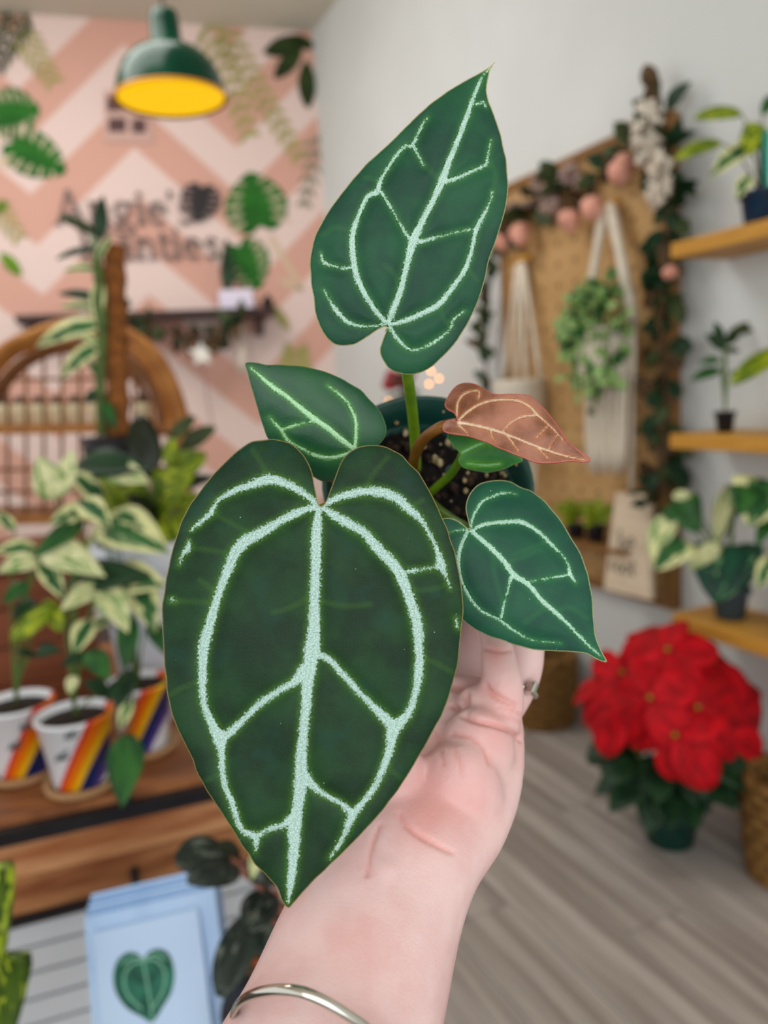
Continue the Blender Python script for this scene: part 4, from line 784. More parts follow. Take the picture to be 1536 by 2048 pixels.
# ------------------------------------------------------------------ poinsettia and baskets on the floor
fc = at_z(1340, 1680, 0.0); fd = proj(fc + UP * 0.3)[2]
t_ = thing('poinsettia', fc, 'big red poinsettia in a dark green pot on the plank floor', 'plant')
potted(t_, fc, 0.082, 0.062, 0.15, pm('foil_green_pot', (10, 52, 42), (16, 66, 54), 20, 0.35), M_DARKSOIL, 0.008)
q = B(); q.box(at(1302, 1622, proj(fc)[2] - 0.10), (0.05, 0.004, 0.02), rot_axes(PD)); q.mk('price_tag', pm('pale_tag', (180, 190, 210)), t_, False)
r = random.Random(12); crown = at(1345, 1420, fd)
heads = [(1335, 1300, .10), (1245, 1345, .04), (1425, 1325, .02), (1300, 1395, .16), (1395, 1415, .17), (1478, 1395, .03), (1350, 1470, .18), (1240, 1420, .10), (1445, 1470, .12), (1300, 1290, 0), (1480, 1350, -.03), (1205, 1375, .0), (1450, 1545, .08)]
for (x, y, dz) in heads:
    hc = at(x, y, fd - dz); hn = nrm(nrm(hc - crown + UP * 0.08) + 0.7 * nrm(O3 - hc)); u = nrm(np.cross(hn, UP + 0.1)); v = np.cross(hn, u)
    q = B(); q.tube(bez(fc + UP * 0.14, fc * 0.4 + hc * 0.6 - UP * 0.03, hc, 7), 0.004, 5); q.mk('stem', M_STEM, t_)
    q = B(); 
    for k_ in range(4): q.ball(hc + hn * 0.004 + 0.004 * (math.cos(k_ * 1.6) * u + math.sin(k_ * 1.6) * v), 0.0035, 6, 4)
    q.mk('flower_center', pm('yellow_green_bud', (150, 140, 40)), t_)
    nb = 5 if y < 1540 else 2
    for k_ in range(nb):
        a = 6.283 * k_ / nb + r.uniform(-.3, .3); d = math.cos(a) * u + math.sin(a) * v; ln = r.uniform(0.10, 0.145)
        blade('bract', LEAVES['red'], t_, hc + d * 0.005, hc + d * ln - hn * r.uniform(-0.01, 0.055) + UP * -0.012, hn + 0.4 * np.array([r.uniform(-1, 1) for _ in range(3)]), 1.3)
for i in range(46):
    a = 6.283 * i / 46 * 7; z_ = r.uniform(0.17, 0.30); R_ = r.uniform(0.05, 0.12); p = fc + UP * z_ + R_ * np.array([math.cos(a), math.sin(a), 0]); d = nrm([math.cos(a), math.sin(a), r.uniform(-0.7, 0.1)])
    blade('leaf', LEAVES['dark'], t_, p, p + d * r.uniform(0.10, 0.15), UP + 0.6 * nrm(O3 - p), 1.4)
M_WICK = pm('wicker', (150, 110, 56), (112, 78, 36), 60, 0.75, bump=0.6, bscale=200, stretch=(1, 1, 5))
def basket(c, R_, h, lab, rings=9):
    gap = np.dot(c - RP, RN) - R_ - 0.04; c = c - RN * min(0, gap)
    t_ = thing('wicker_basket', c, lab, 'basket', 'wicker baskets')
    q = B(); q.lathe([(0, 0.004), (R_ * 0.82, 0.004), (R_ * 0.98, h * 0.4), (R_ * 0.92, h * 0.95), (R_ * 0.88, h * 0.95), (R_ * 0.92, h * 0.4), (R_ * 0.8, 0.02), (0, 0.02)], c, n=28); q.mk('liner', pm('dark_wicker', (96, 66, 32)), t_)
    for i in range(rings):
        z_ = h * (i + 0.5) / rings; s_ = z_ / h; rad = R_ * (0.82 + 0.36 * s_ - 0.24 * s_ * s_)
        rr_ = [c + UP * (z_ + 0.004 * math.sin(a * 9 + i * 3.1)) + (rad + 0.004 * math.cos(a * 14 + i * math.pi)) * np.array([math.cos(a), math.sin(a), 0]) for a in np.linspace(0, 2 * math.pi, 57)]
        q = B(); q.tube(rr_, h / rings * 0.5, 6, False); q.mk('coil', M_WICK, t_)
    return t_
basket(at_z(1128, 1428, 0) + np.array([0, 0, 0.0]), 0.125, 0.27, 'round wicker basket on the floor behind the hand')
basket(at_z(1592, 1752, 0), 0.12, 0.27, 'wicker basket beside the red poinsettia at the edge of view')
# small festive tree with lights far behind the pot
tc_ = at_z(838, 1345, 0.0); td = proj(tc_)[2]; th_ = at(838, 690, td)[2]
t_ = thing('festive_tree', tc_, 'small decorated tree with warm lights behind the nursery pot', 'tree')
q = B(); q.tube([tc_, tc_ + UP * th_], np.array([0.025, 0.006]), 8); q.mk('trunk', M_BSTEM, t_)
r = random.Random(21)
for i in range(190):
    s_ = r.random() ** 0.8; a = r.uniform(0, 6.283); R_ = 0.03 + 0.24 * (1 - s_); p = tc_ + UP * (0.2 + (th_ - 0.22) * s_) + 0.3 * R_ * np.array([math.cos(a), math.sin(a), 0])
    blade('branch', LEAVES['needle'], t_, p, p + R_ * np.array([math.cos(a), math.sin(a), -0.25]), UP + 0.3 * nrm(O3 - p), 2.4)
M_BULB = emit('warm_bulb', (255, 170, 80), 9.0)
for (x, y) in ((776, 800), (862, 742), (858, 768), (878, 757), (820, 840), (800, 830), (842, 860)):
    q = B(); q.ball(at(x, y, td - 0.06), 0.006, 8, 6); q.mk('light_bulb', M_BULB, t_)
for (x, y) in ((795, 768), (800, 752), (870, 850)):
    q = B(); c_ = at(x, y, td - 0.08)
    for s_ in (-1, 1): q.ball(c_ + PD * 0.035 * s_, 0.035, 8, 6, (1, 0.6, 0.8))
    q.ball(c_, 0.016, 6, 5); q.mk('bow', pm('red_ribbon', (150, 30, 44), (190, 60, 70), 20), t_)

# ------------------------------------------------------------------ pink wall: mural, lettering, vent, mantel
wp = lambda x, y, o=0.003: on_p(x, y, o)
MUR = dict(g=pm('mural_green', (44, 112, 34), (30, 92, 28), 6, 0.8), d=pm('mural_dark_green', (52, 70, 26), (36, 52, 20), 6, 0.8), o=pm('mural_olive', (176, 166, 104), (158, 150, 88), 6, 0.8), s=pm('mural_sage', (140, 138, 112), (128, 126, 100), 6, 0.8), p=pm('mural_pale_stem', (214, 188, 158)), l=pm('mural_lime', (110, 150, 30), (90, 130, 26), 6, 0.8))
def flat_poly(q, pts, off=0.003, th=0.0015): q.prism([wp(x, y, off) for x, y in pts], PN, th)
def ell_pts(b, t, w, n=12, pw=0.7):
    b, t = np.array(b, float), np.array(t, float); d = t - b; s_ = np.array([-d[1], d[0]]) / (np.linalg.norm(d) + 1e-9)
    L_ = [b + d * k / n + s_ * w / 2 * max(0, math.sin(math.pi * k / n)) ** pw for k in range(n + 1)]
    R_ = [b + d * k / n - s_ * w / 2 * max(0, math.sin(math.pi * k / n)) ** pw for k in range(n - 1, 0, -1)]
    return [tuple(p) for p in L_ + R_]
M_SLOT = pm('mural_leaf_slot', (206, 190, 160))
def monstera(q, q2, b, t, w, off=0.003, th=0.0015):
    """rounded heart leaf in q, the pale slots between its ribs in q2"""
    b, t = np.array(b, float), np.array(t, float); d = t - b; ln = np.linalg.norm(d); s_ = np.array([-d[1], d[0]]) / ln
    prof = [(0.0, 0.0), (-0.09, 0.22), (-0.10, 0.45), (0.0, 0.72), (0.15, 0.92), (0.34, 1.0), (0.55, 0.9), (0.75, 0.66), (0.9, 0.34), (1.0, 0.0)]
    ring = [b + d * f + s_ * w / 2 * g for f, g in prof] + [b + d * f - s_ * w / 2 * g for f, g in prof[-2:0:-1]]
    ring = catmull(ring, 3, True); c = b + d * 0.4
    top = [wp(x, y, off + th) for x, y in ring]; bot = [wp(x, y, off) for x, y in ring]; n = len(top)
    q.add([wp(c[0], c[1], off + th)] + top + bot, [(0, 1 + i, 1 + (i + 1) % n) for i in range(n)] + [(1 + i, 1 + n + i, 1 + n + (i + 1) % n, 1 + (i + 1) % n) for i in range(n)])
    for sg_ in (-1, 1):
        for k in range(5):
            f = 0.06 + 0.165 * k; g = (0.98, 1.0, 0.92, 0.74, 0.48)[k]
            a = b + d * (f + 0.06) + s_ * sg_ * w / 2 * g * 0.42; e = b + d * (f - 0.06 + 0.05 * k) + s_ * sg_ * w / 2 * g * 1.03
            q2.prism([wp(x, y, off + th) for x, y in ell_pts(a, e, ln * (0.075 - 0.006 * k), 8, 0.6)], PN, 0.0006)
for (b, t, w, mt) in (((-8, 232), (80, 218), 108, 'g'), ((24, 285), (132, 345), 92, 'g'), ((520, 452), (498, 344), 128, 'g'), ((478, 492), (518, 578), 96, 'g')):
    q, q2 = B(), B(); monstera(q, q2, b, t, w); o = q.mk('painted_monstera_leaf', MUR[mt], wall_back, False); q2.mk('painted_slots', M_SLOT, o, False)
for (b, t, w, mt) in (((612, 78), (526, 106), 40, 'd'), ((604, 95), (548, 158), 34, 'd'), ((612, 120), (616, 218), 36, 'd'), ((575, 72), (632, 96), 26, 'd'), ((0, 505), (44, 552), 26, 'l'), ((-10, 430), (14, 400), 22, 'l'), ((452, 478), (455, 512), 14, 'd'), ((542, 606), (580, 662), 20, 'o')):
    q = B(); flat_poly(q, ell_pts(b, t, w)); q.mk('painted_leaf', MUR[mt], wall_back, False)
def fern(b, t, n, ll, mt, nm='painted_fern', wd=5):
    b, t = np.array(b, float), np.array(t, float); d = (t - b) / n; u = nrm(np.append(t - b, 0))[:2]; s_ = np.array([-u[1], u[0]]); q = B()
    ribbon(q, [wp(*(b + d * k), 0.003) for k in range(n + 1)], 0.008, PN, 0.0015)
    for k in range(n):
        for sg_ in (-1, 1):
            p = b + d * (k + 0.4); e = p + (u * 0.75 + s_ * sg_ * 0.8) * ll * (1 - 0.45 * k / n); flat_poly(q, ell_pts(p, e, ll * 0.27, 6))
    q.mk(nm, MUR[mt], wall_back, False)
fern((412, 38), (500, 275), 9, 46, 'o'); fern((440, 55), (600, 318), 12, 42, 'o'); fern((36, 58), (108, 166), 6, 42, 'o'); fern((50, 10), (-10, 130), 6, 52, 'd'); fern((-20, 395), (40, 478), 5, 36, 'o'); fern((638, 265), (608, 415), 6, 32, 's'); fern((588, 790), (592, 700), 6, 50, 'o')
for a_, b_ in (((540, 470), (604, 580)), ((604, 580), (560, 560)), ((20, 330), (-10, 320))):
    q = B(); ribbon(q, [wp(*a_, .0025), wp(*b_, .0025)], 0.035, PN, 0.001); q.mk('painted_stem', MUR['p'], wall_back, False)
# raised shop lettering
sign = thing('shop_name_sign', wp(250, 520, 0.0), 'raised grey shop lettering with a black leaf emblem on the pink wall', 'sign')
M_LET = pm('charcoal_letters', (122, 102, 96), (130, 110, 104), 8, 0.6)
e1 = -PD
lettering("Angie's", sign, wp(112, 448, 0.01), e1, UP, 0.228, PN, M_LET, 0.012)
lettering('Planties', sign, wp(160, 520, 0.01), e1, UP, 0.222, PN, M_LET, 0.012)
q, q2 = B(), B(); monstera(q, q2, (404, 374), (394, 444), 80, 0.012, 0.008); o = q.mk('leaf_emblem', pm('black_acrylic', (34, 28, 30), rough=0.4), sign, False, label='black split leaf emblem'); q2.mk('emblem_slots', pm('emblem_slot', (150, 122, 116)), o, False)
# wall vent half behind the lamp
vt = thing('wall_vent', wp(255, 280, 0.0), 'small pink wall vent with dark slots behind the green lamp', 'vent')
q = B(); q.prism([wp(208, 182, .004), wp(302, 184, .004), wp(306, 286, .004), wp(210, 284, .004)], PN, 0.006); q.mk('frame', pm('pink_vent', (206, 168, 156)), vt, False)
for (x0, x1, y0, y1) in ((214, 245, 192, 222), (262, 292, 192, 222), (217, 252, 236, 264), (264, 292, 238, 266)):
    q = B(); q.prism([wp(x0, y0, .0102), wp(x1, y0, .0102), wp(x1, y1, .0102), wp(x0, y1, .0102)], PN, 0.001); o = q.mk('slot', pm('dark_slot', (70, 46, 46)), vt, False)
    for k in range(4):
        xx = x0 + (x1 - x0) * (k + 0.5) / 4; q = B(); q.prism([wp(xx - 1.2, y0, .0112), wp(xx + 1.2, y0, .0112), wp(xx + 1.2, y1, .0112), wp(xx - 1.2, y1, .0112)], PN, 0.003); q.mk('slat', pm('brown_slat', (128, 92, 88)), o, False)
# mantel shelf
M_MAN = pm('dark_walnut', (70, 46, 42), (54, 36, 34), 4, 0.5, stretch=(1, 1, 8))
mz = wp(300, 622, 0.2)[2]; ma, mb = u_p(wp(28, 622, .2)), u_p(wp(552, 622, .2))
man = thing('mantel_shelf', CORNER + PD * (ma + mb) / 2 + UP * (mz - 0.05), 'long dark wood mantel shelf on the pink wall under the lettering', 'shelf')
q = B(); q.box(CORNER + PD * (ma + mb) / 2 + PN * 0.105 + UP * (mz - 0.018), (abs(ma - mb), 0.2, 0.036), np.array([PD, PN, UP])); o = q.mk('shelf_board', M_MAN, man, False)
for x in (60, 520):
    a_ = u_p(wp(x, 640, .1)); q = B(); q.box(CORNER + PD * a_ + PN * 0.06 + UP * (mz - 0.09), (0.03, 0.1, 0.11), np.array([PD, PN, UP])); q.mk('bracket', M_MAN, man, False)
mp = lambda x, y, o=0.22: on_p(x, y, o)
garland('mantel_garland', [mp(262, 628), mp(300, 640), mp(345, 668), mp(395, 678), mp(440, 672), mp(478, 650), mp(492, 628)], 70, 0.08, 'dark green and brown garland draped below the mantel shelf', ['olive', 'darkoval', 'brownl', 'brownl'], 0.08, 9)
st = thing('star_ornament', mp(404, 735), 'white star ornament hanging below the mantel garland', 'ornament')
pts = []; c_ = mp(403, 708, .25)
for k in range(10):
    a = math.pi / 2 + k * math.pi / 5; R_ = 0.075 if k % 2 == 0 else 0.034; pts.append(c_ + R_ * (math.cos(a) * e1 + math.sin(a) * UP))
q = B(); q.prism(pts, PN, 0.012); q.mk('star', pm('white_star', (240, 236, 226)), st, False)
q = B(); q.tube([c_ + UP * 0.07, mp(402, 672, .24)], 0.0025, 5); q.mk('string', M_CORD, st); q = B(); q.tube([c_ - UP * 0.07, mp(424, 850, .1)], 0.0035, 5); q.mk('ribbon_tail', pm('mauve_ribbon', (150, 116, 112)), st)
ts = thing('tassel_ornament', mp(484, 745), 'pale cream tassel hanging at the mantel end', 'ornament')
q = B(); q.tube([mp(484, 640, .22), mp(484, 680, .22)], 0.003, 5); q.mk('string', M_CORD, ts)
for k in range(6): q = B(); q.tube([mp(484, 678, .22), mp(478 + 2.6 * k, 745, .22)], np.array([0.006, 0.008]), 5); q.mk('strand', M_CORD, ts)
zc = lambda x, o: (lambda p: np.array([p[0], p[1], mz]))(mp(x, 600, o))
tv = thing('planter_box', zc(472, .1), 'white trough planter with a tall dark slender plant on the mantel', 'planter')
q = B(); q.box(zc(472, .1) + UP * 0.055, (0.19, 0.09, 0.11), np.array([PD, PN, UP])); o = q.mk('trough', pm('lilac_white', (232, 222, 240)), tv, False); o.modifiers.new('bevel', 'BEVEL').width = 0.008
for k, (x, y) in enumerate(((456, 478), (462, 495), (450, 500))): blade('leaf', LEAVES['dark'], tv, zc(455, .1) + UP * 0.10, mp(x, y, .1), PN, 0.55)
q = B(); c_ = zc(535, .1) + UP * 0.035; q.ball(c_, 0.035, 12, 8); q.lathe([(0.012, 0), (0.012, 0.02), (0, 0.02)], c_ + UP * 0.03, n=8); q.mk('black_bauble', pm('black_gloss', (24, 20, 22), rough=0.25), None, label='small round black bauble on the mantel end', cat='ornament')

# ------------------------------------------------------------------ pendant lamp
lc = at(343, 199, 2.6)
lamp = thing('pendant_lamp', lc, 'green enamel pendant lamp glowing yellow below the ceiling', 'lamp')
M_ENAM = pm('green_enamel', (4, 54, 36), (8, 66, 44), 10, 0.2, spec=0.22)
R_ = 0.176
q = B(); q.lathe([(R_, 0), (R_ + 0.004, 0.0), (R_ + 0.002, 0.008), (R_ * 0.985, 0.03), (R_ * 0.93, 0.065), (R_ * 0.82, 0.105), (R_ * 0.64, 0.137), (R_ * 0.42, 0.155), (0.052, 0.162), (0.050, 0.165), (0.047, 0.235), (0.043, 0.262), (0.030, 0.268), (0.028, 0.262), (0.045, 0.16), (R_ * 0.6, 0.128), (R_ * 0.9, 0.06), (R_ * 0.97, 0.01)], lc, n=56, caps=False); o = q.mk('shade', M_ENAM, lamp)
q = B(); q.lathe([(R_ * 0.995, -0.001), (R_ + 0.005, -0.003), (R_ + 0.007, 0.002), (R_ + 0.004, 0.006), (R_ * 0.99, 0.004)], lc, n=56, caps=False); q.mk('rim', pm('amber_rim', (236, 150, 50), rough=0.4), lamp)
q = B(); q.lathe([(0, 0.012), (R_ * 0.5, 0.010), (R_ * 0.965, 0.004), (R_ * 0.965, 0.008), (0, 0.016)], lc, n=48); q.mk('diffuser', emit('amber_glow', (255, 196, 14), 1.05), lamp)
q = B(); q.tube([lc + UP * 0.26, np.array([lc[0], lc[1], CEIL])], 0.006, 8); q.mk('cord', pm('grey_cord', (120, 110, 104)), lamp)
q = B(); q.lathe([(0.05, -0.02), (0.05, 0), (0, 0)], np.array([lc[0], lc[1], CEIL]), n=20); q.mk('ceiling_cup', M_ENAM, lamp)

# ------------------------------------------------------------------ rattan arch shelf
RDp = 2.5
M_RAT = pm('honey_rattan', (176, 116, 52), (150, 92, 36), 12, 0.5)
M_RATD = pm('dark_rattan', (128, 80, 38), (104, 62, 28), 12, 0.55)
rp = lambda x, y, d=RDp: at(x, y, d)
rfoot = rp(140, 1100); rfoot[2] = 0.0
rat = thing('rattan_shelf', rfoot, 'arched honey rattan display shelf behind the leafy plants', 'shelf')
vdir = nrm(np.array([rfoot[0], rfoot[1], 0.0]))
def rtube(P_, r_, nm, mt=M_RAT, n=8):
    q = B(); q.tube(catmull(P_, 5), r_, n); q.mk(nm, mt, rat)
outer = [(374, 1000), (372, 900), (357, 805), (316, 718), (256, 668), (190, 647), (130, 650), (62, 672), (0, 708), (-58, 790), (-86, 900), (-88, 1000)]
inner = [(326, 870), (312, 795), (276, 735), (216, 697), (150, 685), (82, 700), (22, 742), (-18, 805), (-38, 870)]
legs = lambda p: np.array([p[0], p[1], 0.0])
for dd in (0.0, 0.28):
    P_ = [rp(x, y) + vdir * dd for x, y in outer]; rtube([legs(P_[0])] + P_ + [legs(P_[-1])], 0.021, 'arch_frame')
    rtube([rp(x, y) + vdir * dd for x, y in inner], 0.014, 'inner_arch', M_RATD)
def arch_y(x):
    xs = [p[0] for p in inner][::-1]; ys = [p[1] for p in inner][::-1]; return float(np.interp(x, xs, ys))
for i, x in enumerate(range(-20, 330, 36)):
    rtube([rp(x, arch_y(x)), rp(x, 1040)], 0.0055, 'spindle', M_RATD, 5)
for y in (760, 806): rtube([rp(-36, y), rp(320 if y > 790 else 300, y - 4)], 0.0055, 'crossbar', M_RATD, 5)
for y in (940, 985): rtube([rp(-80, y), rp(372, y - 5)], 0.0055, 'crossbar', M_RATD, 5)
for y in (862, 1042):
    a_, b_ = rp(-84, y), rp(372, y - 8); q = B(); e_ = nrm(b_ - a_); q.box((a_ + b_) / 2 + vdir * 0.14, (np.linalg.norm(b_ - a_), 0.30, 0.028), np.array([e_, vdir, np.cross(e_, vdir)])); q.mk('shelf_board', M_RAT, rat, False)
r = random.Random(3)
for i, x in enumerate((-30, 8, 46, 84, 122, 160, 200, 300)):
    c_ = rp(x, 852) + vdir * 0.14; c_[2] = rp(x, 862 - 8 * (x + 84) / 456)[2] + 0.0145
    lab = 'cream jar standing alone past the brown moss pole on the rattan shelf' if i == 7 else 'cream jar with dark lid, %s in the rattan shelf row counted from the moss pole' % ('first', 'second', 'third', 'fourth', 'fifth', 'sixth', 'seventh')[6 - i]
    jr = thing('jar', c_, lab, 'jar', 'cream jars on the rattan shelf'); h_ = 0.07
    q = B(); q.lathe([(0, 0), (0.024, 0), (0.026, 0.004), (0.026, h_ * 0.8), (0.020, h_), (0, h_)], c_, n=16); q.mk('jar_body', pm('cream_ceramic', (236, 226, 190), (226, 214, 176), 20, 0.5), jr)
    q = B(); q.lathe([(0, h_), (0.021, h_), (0.021, h_ + 0.02), (0, h_ + 0.022)], c_, n=14); q.mk('jar_lid', pm('dark_lid', (60, 44, 40)), jr)

# ------------------------------------------------------------------ display bench on the left
TZ = 0.62
TA, TB = at_z(0, 1640, TZ), at_z(400, 1554, TZ); TD = nrm(TB - TA); TN = np.array([TD[1], -TD[0], 0.0])        # TN faces the camera
if np.dot(TN, O3 - TA) < 0: TN = -TN
tax = np.array([TD, TN, UP])
tp_ = lambda a, o, z: TA + TD * a + TN * o + UP * (z - TZ)
a0, a1 = -0.55, float(np.dot(at_z(545, 1526, TZ) - TA, TD))
tl = a1 - a0; tm_ = (a0 + a1) / 2
bench = thing('display_bench', tp_(tm_, -0.4, 0.0), 'wooden display bench with black metal rails holding the striped pots', 'bench')
M_TOP = pm('warm_acacia', (150, 96, 58), (112, 66, 38), 2.2, 0.45, stretch=(2, 14, 2), detail=5.0, bump=0.1)
M_ACA = pm('acacia_board', (150, 84, 44), (222, 166, 118), 1.3, 0.5, stretch=(2.0, 2.0, 16), detail=5.0)  # pale tones here and in the darker board paint in strongly lit streaks
M_ACB = pm('acacia_board_dark', (124, 66, 34), (206, 146, 96), 1.3, 0.5, stretch=(2.5, 2.5, 14), detail=5.0)
for i in range(7):
    q = B(); q.box(tp_(tm_, -0.065 - 0.13 * i, TZ - 0.0125), (tl, 0.127, 0.025), tax); q.mk('top_plank', pm('bench_top_%d' % (i % 2), ((168, 108, 66), (140, 86, 50))[i % 2], ((120, 72, 42), (176, 124, 84))[i % 2], 2.0, 0.45, stretch=(2, 14, 2), detail=5.0), bench, False)
M_RAIL = pm('black_metal', (24, 22, 26), (30, 28, 32), 20, 0.4)
def rail(z, h, o=0.008): q = B(); q.box(tp_(tm_, o, z), (tl, 0.022, h), tax); q.mk('metal_rail', M_RAIL, bench, False)
zA = TZ - 0.026; rail(zA, 0.024)
zB = float(on_plane(180, 1797, TA, TN)[2]); rail(zB, 0.014)
hh = (zA - 0.012 - zB - 0.007) / 2
for i in range(2): q = B(); q.box(tp_(tm_, 0.0, zA - 0.012 - hh * (i + 0.5)), (tl, 0.018, hh - 0.002), tax); q.mk('front_board', (M_ACA, M_ACB)[i], bench, False)
for (x, y) in ((258, 1612), (270, 1752)):
    c_ = on_plane(x, y, TA, TN, 0.012); q = B(); q.box(c_, (0.012, 0.012, 0.03), tax); q.mk('clip', M_RAIL, bench, False)
for a_ in (a0 + 0.03, a1 - 0.03):
    for o_ in (-0.03, -0.86): q = B(); q.box(tp_(a_, o_, (TZ - 0.03) / 2), (0.035, 0.035, TZ - 0.03), tax); q.mk('leg', M_RAIL, bench, False)
# white slatted panel under the boards
M_WSL = pm('white_slat', (222, 226, 232), (212, 217, 224), 6, 0.5)
zz = zB - 0.01; sh = 0.046; i = 0
q = B(); q.box(tp_(tm_, -0.016, zz / 2), (tl, 0.006, zz - 0.01), tax); q.mk('slat_backing', pm('grey_groove', (150, 146, 144)), bench, False)
while zz > 0.06:
    q = B(); q.box(tp_(tm_, -0.004, zz - sh / 2), (tl, 0.014, sh - 0.006), tax); q.mk('slat', M_WSL, bench, False); zz -= sh
# wooden riser standing on the bench
ra0, ra1 = a0 + 0.02, float(np.dot(at_z(322, 1420, TZ) - TA, TD)) - 0.115
rz = 0.94
rs_ = thing('wooden_riser', tp_((ra0 + ra1) / 2, -0.6, TZ), 'reddish wooden riser box on the bench behind the striped pots', 'riser')
M_RED = pm('red_brown_wood', (132, 72, 42), (108, 56, 32), 2.0, 0.6, stretch=(2, 2, 12), detail=4.0)
nb = 4
for i in range(nb):
    hz = (rz - TZ) / nb; q = B(); q.box(tp_((ra0 + ra1) / 2, -0.43, TZ + hz * (i + 0.5)), (ra1 - ra0, 0.02, hz - 0.004), tax); q.mk('front_plank', M_RED, rs_, False)
q = B(); q.box(tp_((ra0 + ra1) / 2, -0.64, rz - 0.01), (ra1 - ra0, 0.44, 0.02), tax); q.mk('top_board', M_RED, rs_, False)
for a_ in (ra0 + 0.01, ra1 - 0.01): q = B(); q.box(tp_(a_, -0.64, (TZ + rz) / 2), (0.02, 0.40, rz - TZ - 0.02), tax); q.mk('side_board', M_RED, rs_, False)

# ------------------------------------------------------------------ striped pots and their plants
CR = CM[:, 0].copy(); CR[2] = 0; CR = nrm(CR)
def stripemat(nm, h, x0):
    m, nt, p = new_mat(nm); tc = N(nt, 'ShaderNodeTexCoord').outputs['Object']
    dp = N(nt, 'ShaderNodeVectorMath', operation='DOT_PRODUCT'); L(nt, tc, dp.inputs[0]); dp.inputs[1].default_value = tuple(CR - UP * 0.55)
    v = dp.outputs['Value']; col = s2l((234, 236, 240))
    for a_, c in ((0.0, (226, 60, 40)), (0.010, (244, 122, 10)), (0.024, (246, 190, 20)), (0.036, (20, 40, 100)), (0.054, (92, 66, 150)), (0.063, (234, 236, 240))):
        col = mixc(nt, mth(nt, 'GREATER_THAN', v, x0 + a_), col, s2l(c))
    L(nt, col, p.inputs['Base Color']); p.inputs['Roughness'].default_value = 0.35; return m
M_SAUC = pm('light_wood_saucer', (196, 156, 112), (176, 134, 92), 6, 0.6, stretch=(1, 1, 3))
def striped(x, y, R_, h, x0, lab, marks, leaves):
    c_ = at_z(x, y, TZ); t_ = thing('striped_pot_plant', c_, lab, 'plant', 'rainbow striped pots on the bench')
    q = B(); q.lathe([(0, 0), (R_ * 0.86, 0), (R_ * 0.98, 0.006), (R_ * 1.0, 0.016), (R_ * 0.9, 0.016), (R_ * 0.86, 0.008), (0, 0.008)], c_, n=28); q.mk('saucer', M_SAUC, t_)
    b0 = c_ + UP * 0.009; mt = stripemat('rainbow_stripe_glaze', h, x0)
    q = B(); q.lathe([(0, 0), (R_ * 0.68, 0), (R_ * 0.72, 0.004), (R_ * 0.99, h - 0.006), (R_ * 1.05, h - 0.005), (R_ * 1.05, h), (R_ * 0.95, h), (R_ * 0.90, h - 0.012), (0, h - 0.014)], b0, n=36); q.mk('pot', mt, t_)
    q = B(); q.lathe([(R_ * 0.89, h - 0.016), (R_ * 0.90, h - 0.011), (R_ * 0.5, h - 0.007), (0, h - 0.006)], b0, n=18); q.mk('soil', M_DARKSOIL, t_)
    # dark marks printed on the glaze
    for (mx, my) in marks:
        q = B()
        for k, (dx, dy, ex_, ey_) in enumerate(((-13, 12, -6, -3), (-6, 10, 3, -6), (0, 6, 12, -12), (4, 9, 13, 0), (-12, 3, 0, 9))):
            pts = []
            for tt in (0, 0.5, 1):
                X_, Y_ = mx + dx + (ex_ - dx) * tt, my + dy + (ey_ - dy) * tt; r_ = ray(X_, Y_); rel = O3 - b0
                d2 = r_[:2] @ r_[:2]; zz_ = h / 2; hit = None
                for _ in range(4):
                    Rl = R_ * (0.72 + 0.27 * min(1, max(0, zz_ / h))) + 0.0006; bq = 2 * rel[:2] @ r_[:2]; cq = rel[:2] @ rel[:2] - Rl * Rl; ds = bq * bq - 4 * d2 * cq
                    if ds <= 0: break
                    hit = O3 + r_ * ((-bq - math.sqrt(ds)) / (2 * d2)); zz_ = hit[2] - b0[2]
                if hit is not None: pts.append(hit)
            if len(pts) == 3: ribbon(q, pts, 0.0034, nrm(O3 - pts[1]), 0.0006)
        if q.v: q.mk('printed_mark', pm('dark_print', (58, 66, 62)), t_, False)
    px_leaves(t_, leaves, b0 + UP * (h - 0.01), sr=0.0018)
    return t_
d_ = 1.28
striped(50, 1548, 0.062, 0.125, 0.014, 'rainbow striped white pot at the near end of the bench with lime leaves', [(52, 1450), (30, 1490)],
   [(75, 1100, 0, 1092, d_ + .1, d_ + .05, 1.0, 'vari'), (78, 1118, 4, 1132, d_ + .08, d_ + .02, .9, 'cream'), (82, 1120, 122, 1182, d_ + .08, d_ + .04, .8, 'vari'), (60, 1165, 8, 1196, d_ + .1, d_ + .05, 1.0, 'green'), (58, 1195, 42, 1258, d_ + .1, d_ + .05, 1.1, 'dark'), (108, 1212, 22, 1272, d_ + .05, d_, .7, 'lime'), (92, 1200, 118, 1252, d_ + .06, d_ + .03, .8, 'lime'), (70, 1305, 110, 1295, d_ + .03, d_, 1.0, 'dark'), (68, 1310, 40, 1300, d_ + .03, d_, 1.0, 'teal' if 'teal' in LEAVES else 'dark'), (30, 1060, -10, 1020, d_ + .12, d_ + .1, .9, 'vari'), (85, 1100, 190, 1128, d_ + .1, d_ + .03, .75, 'cream')])
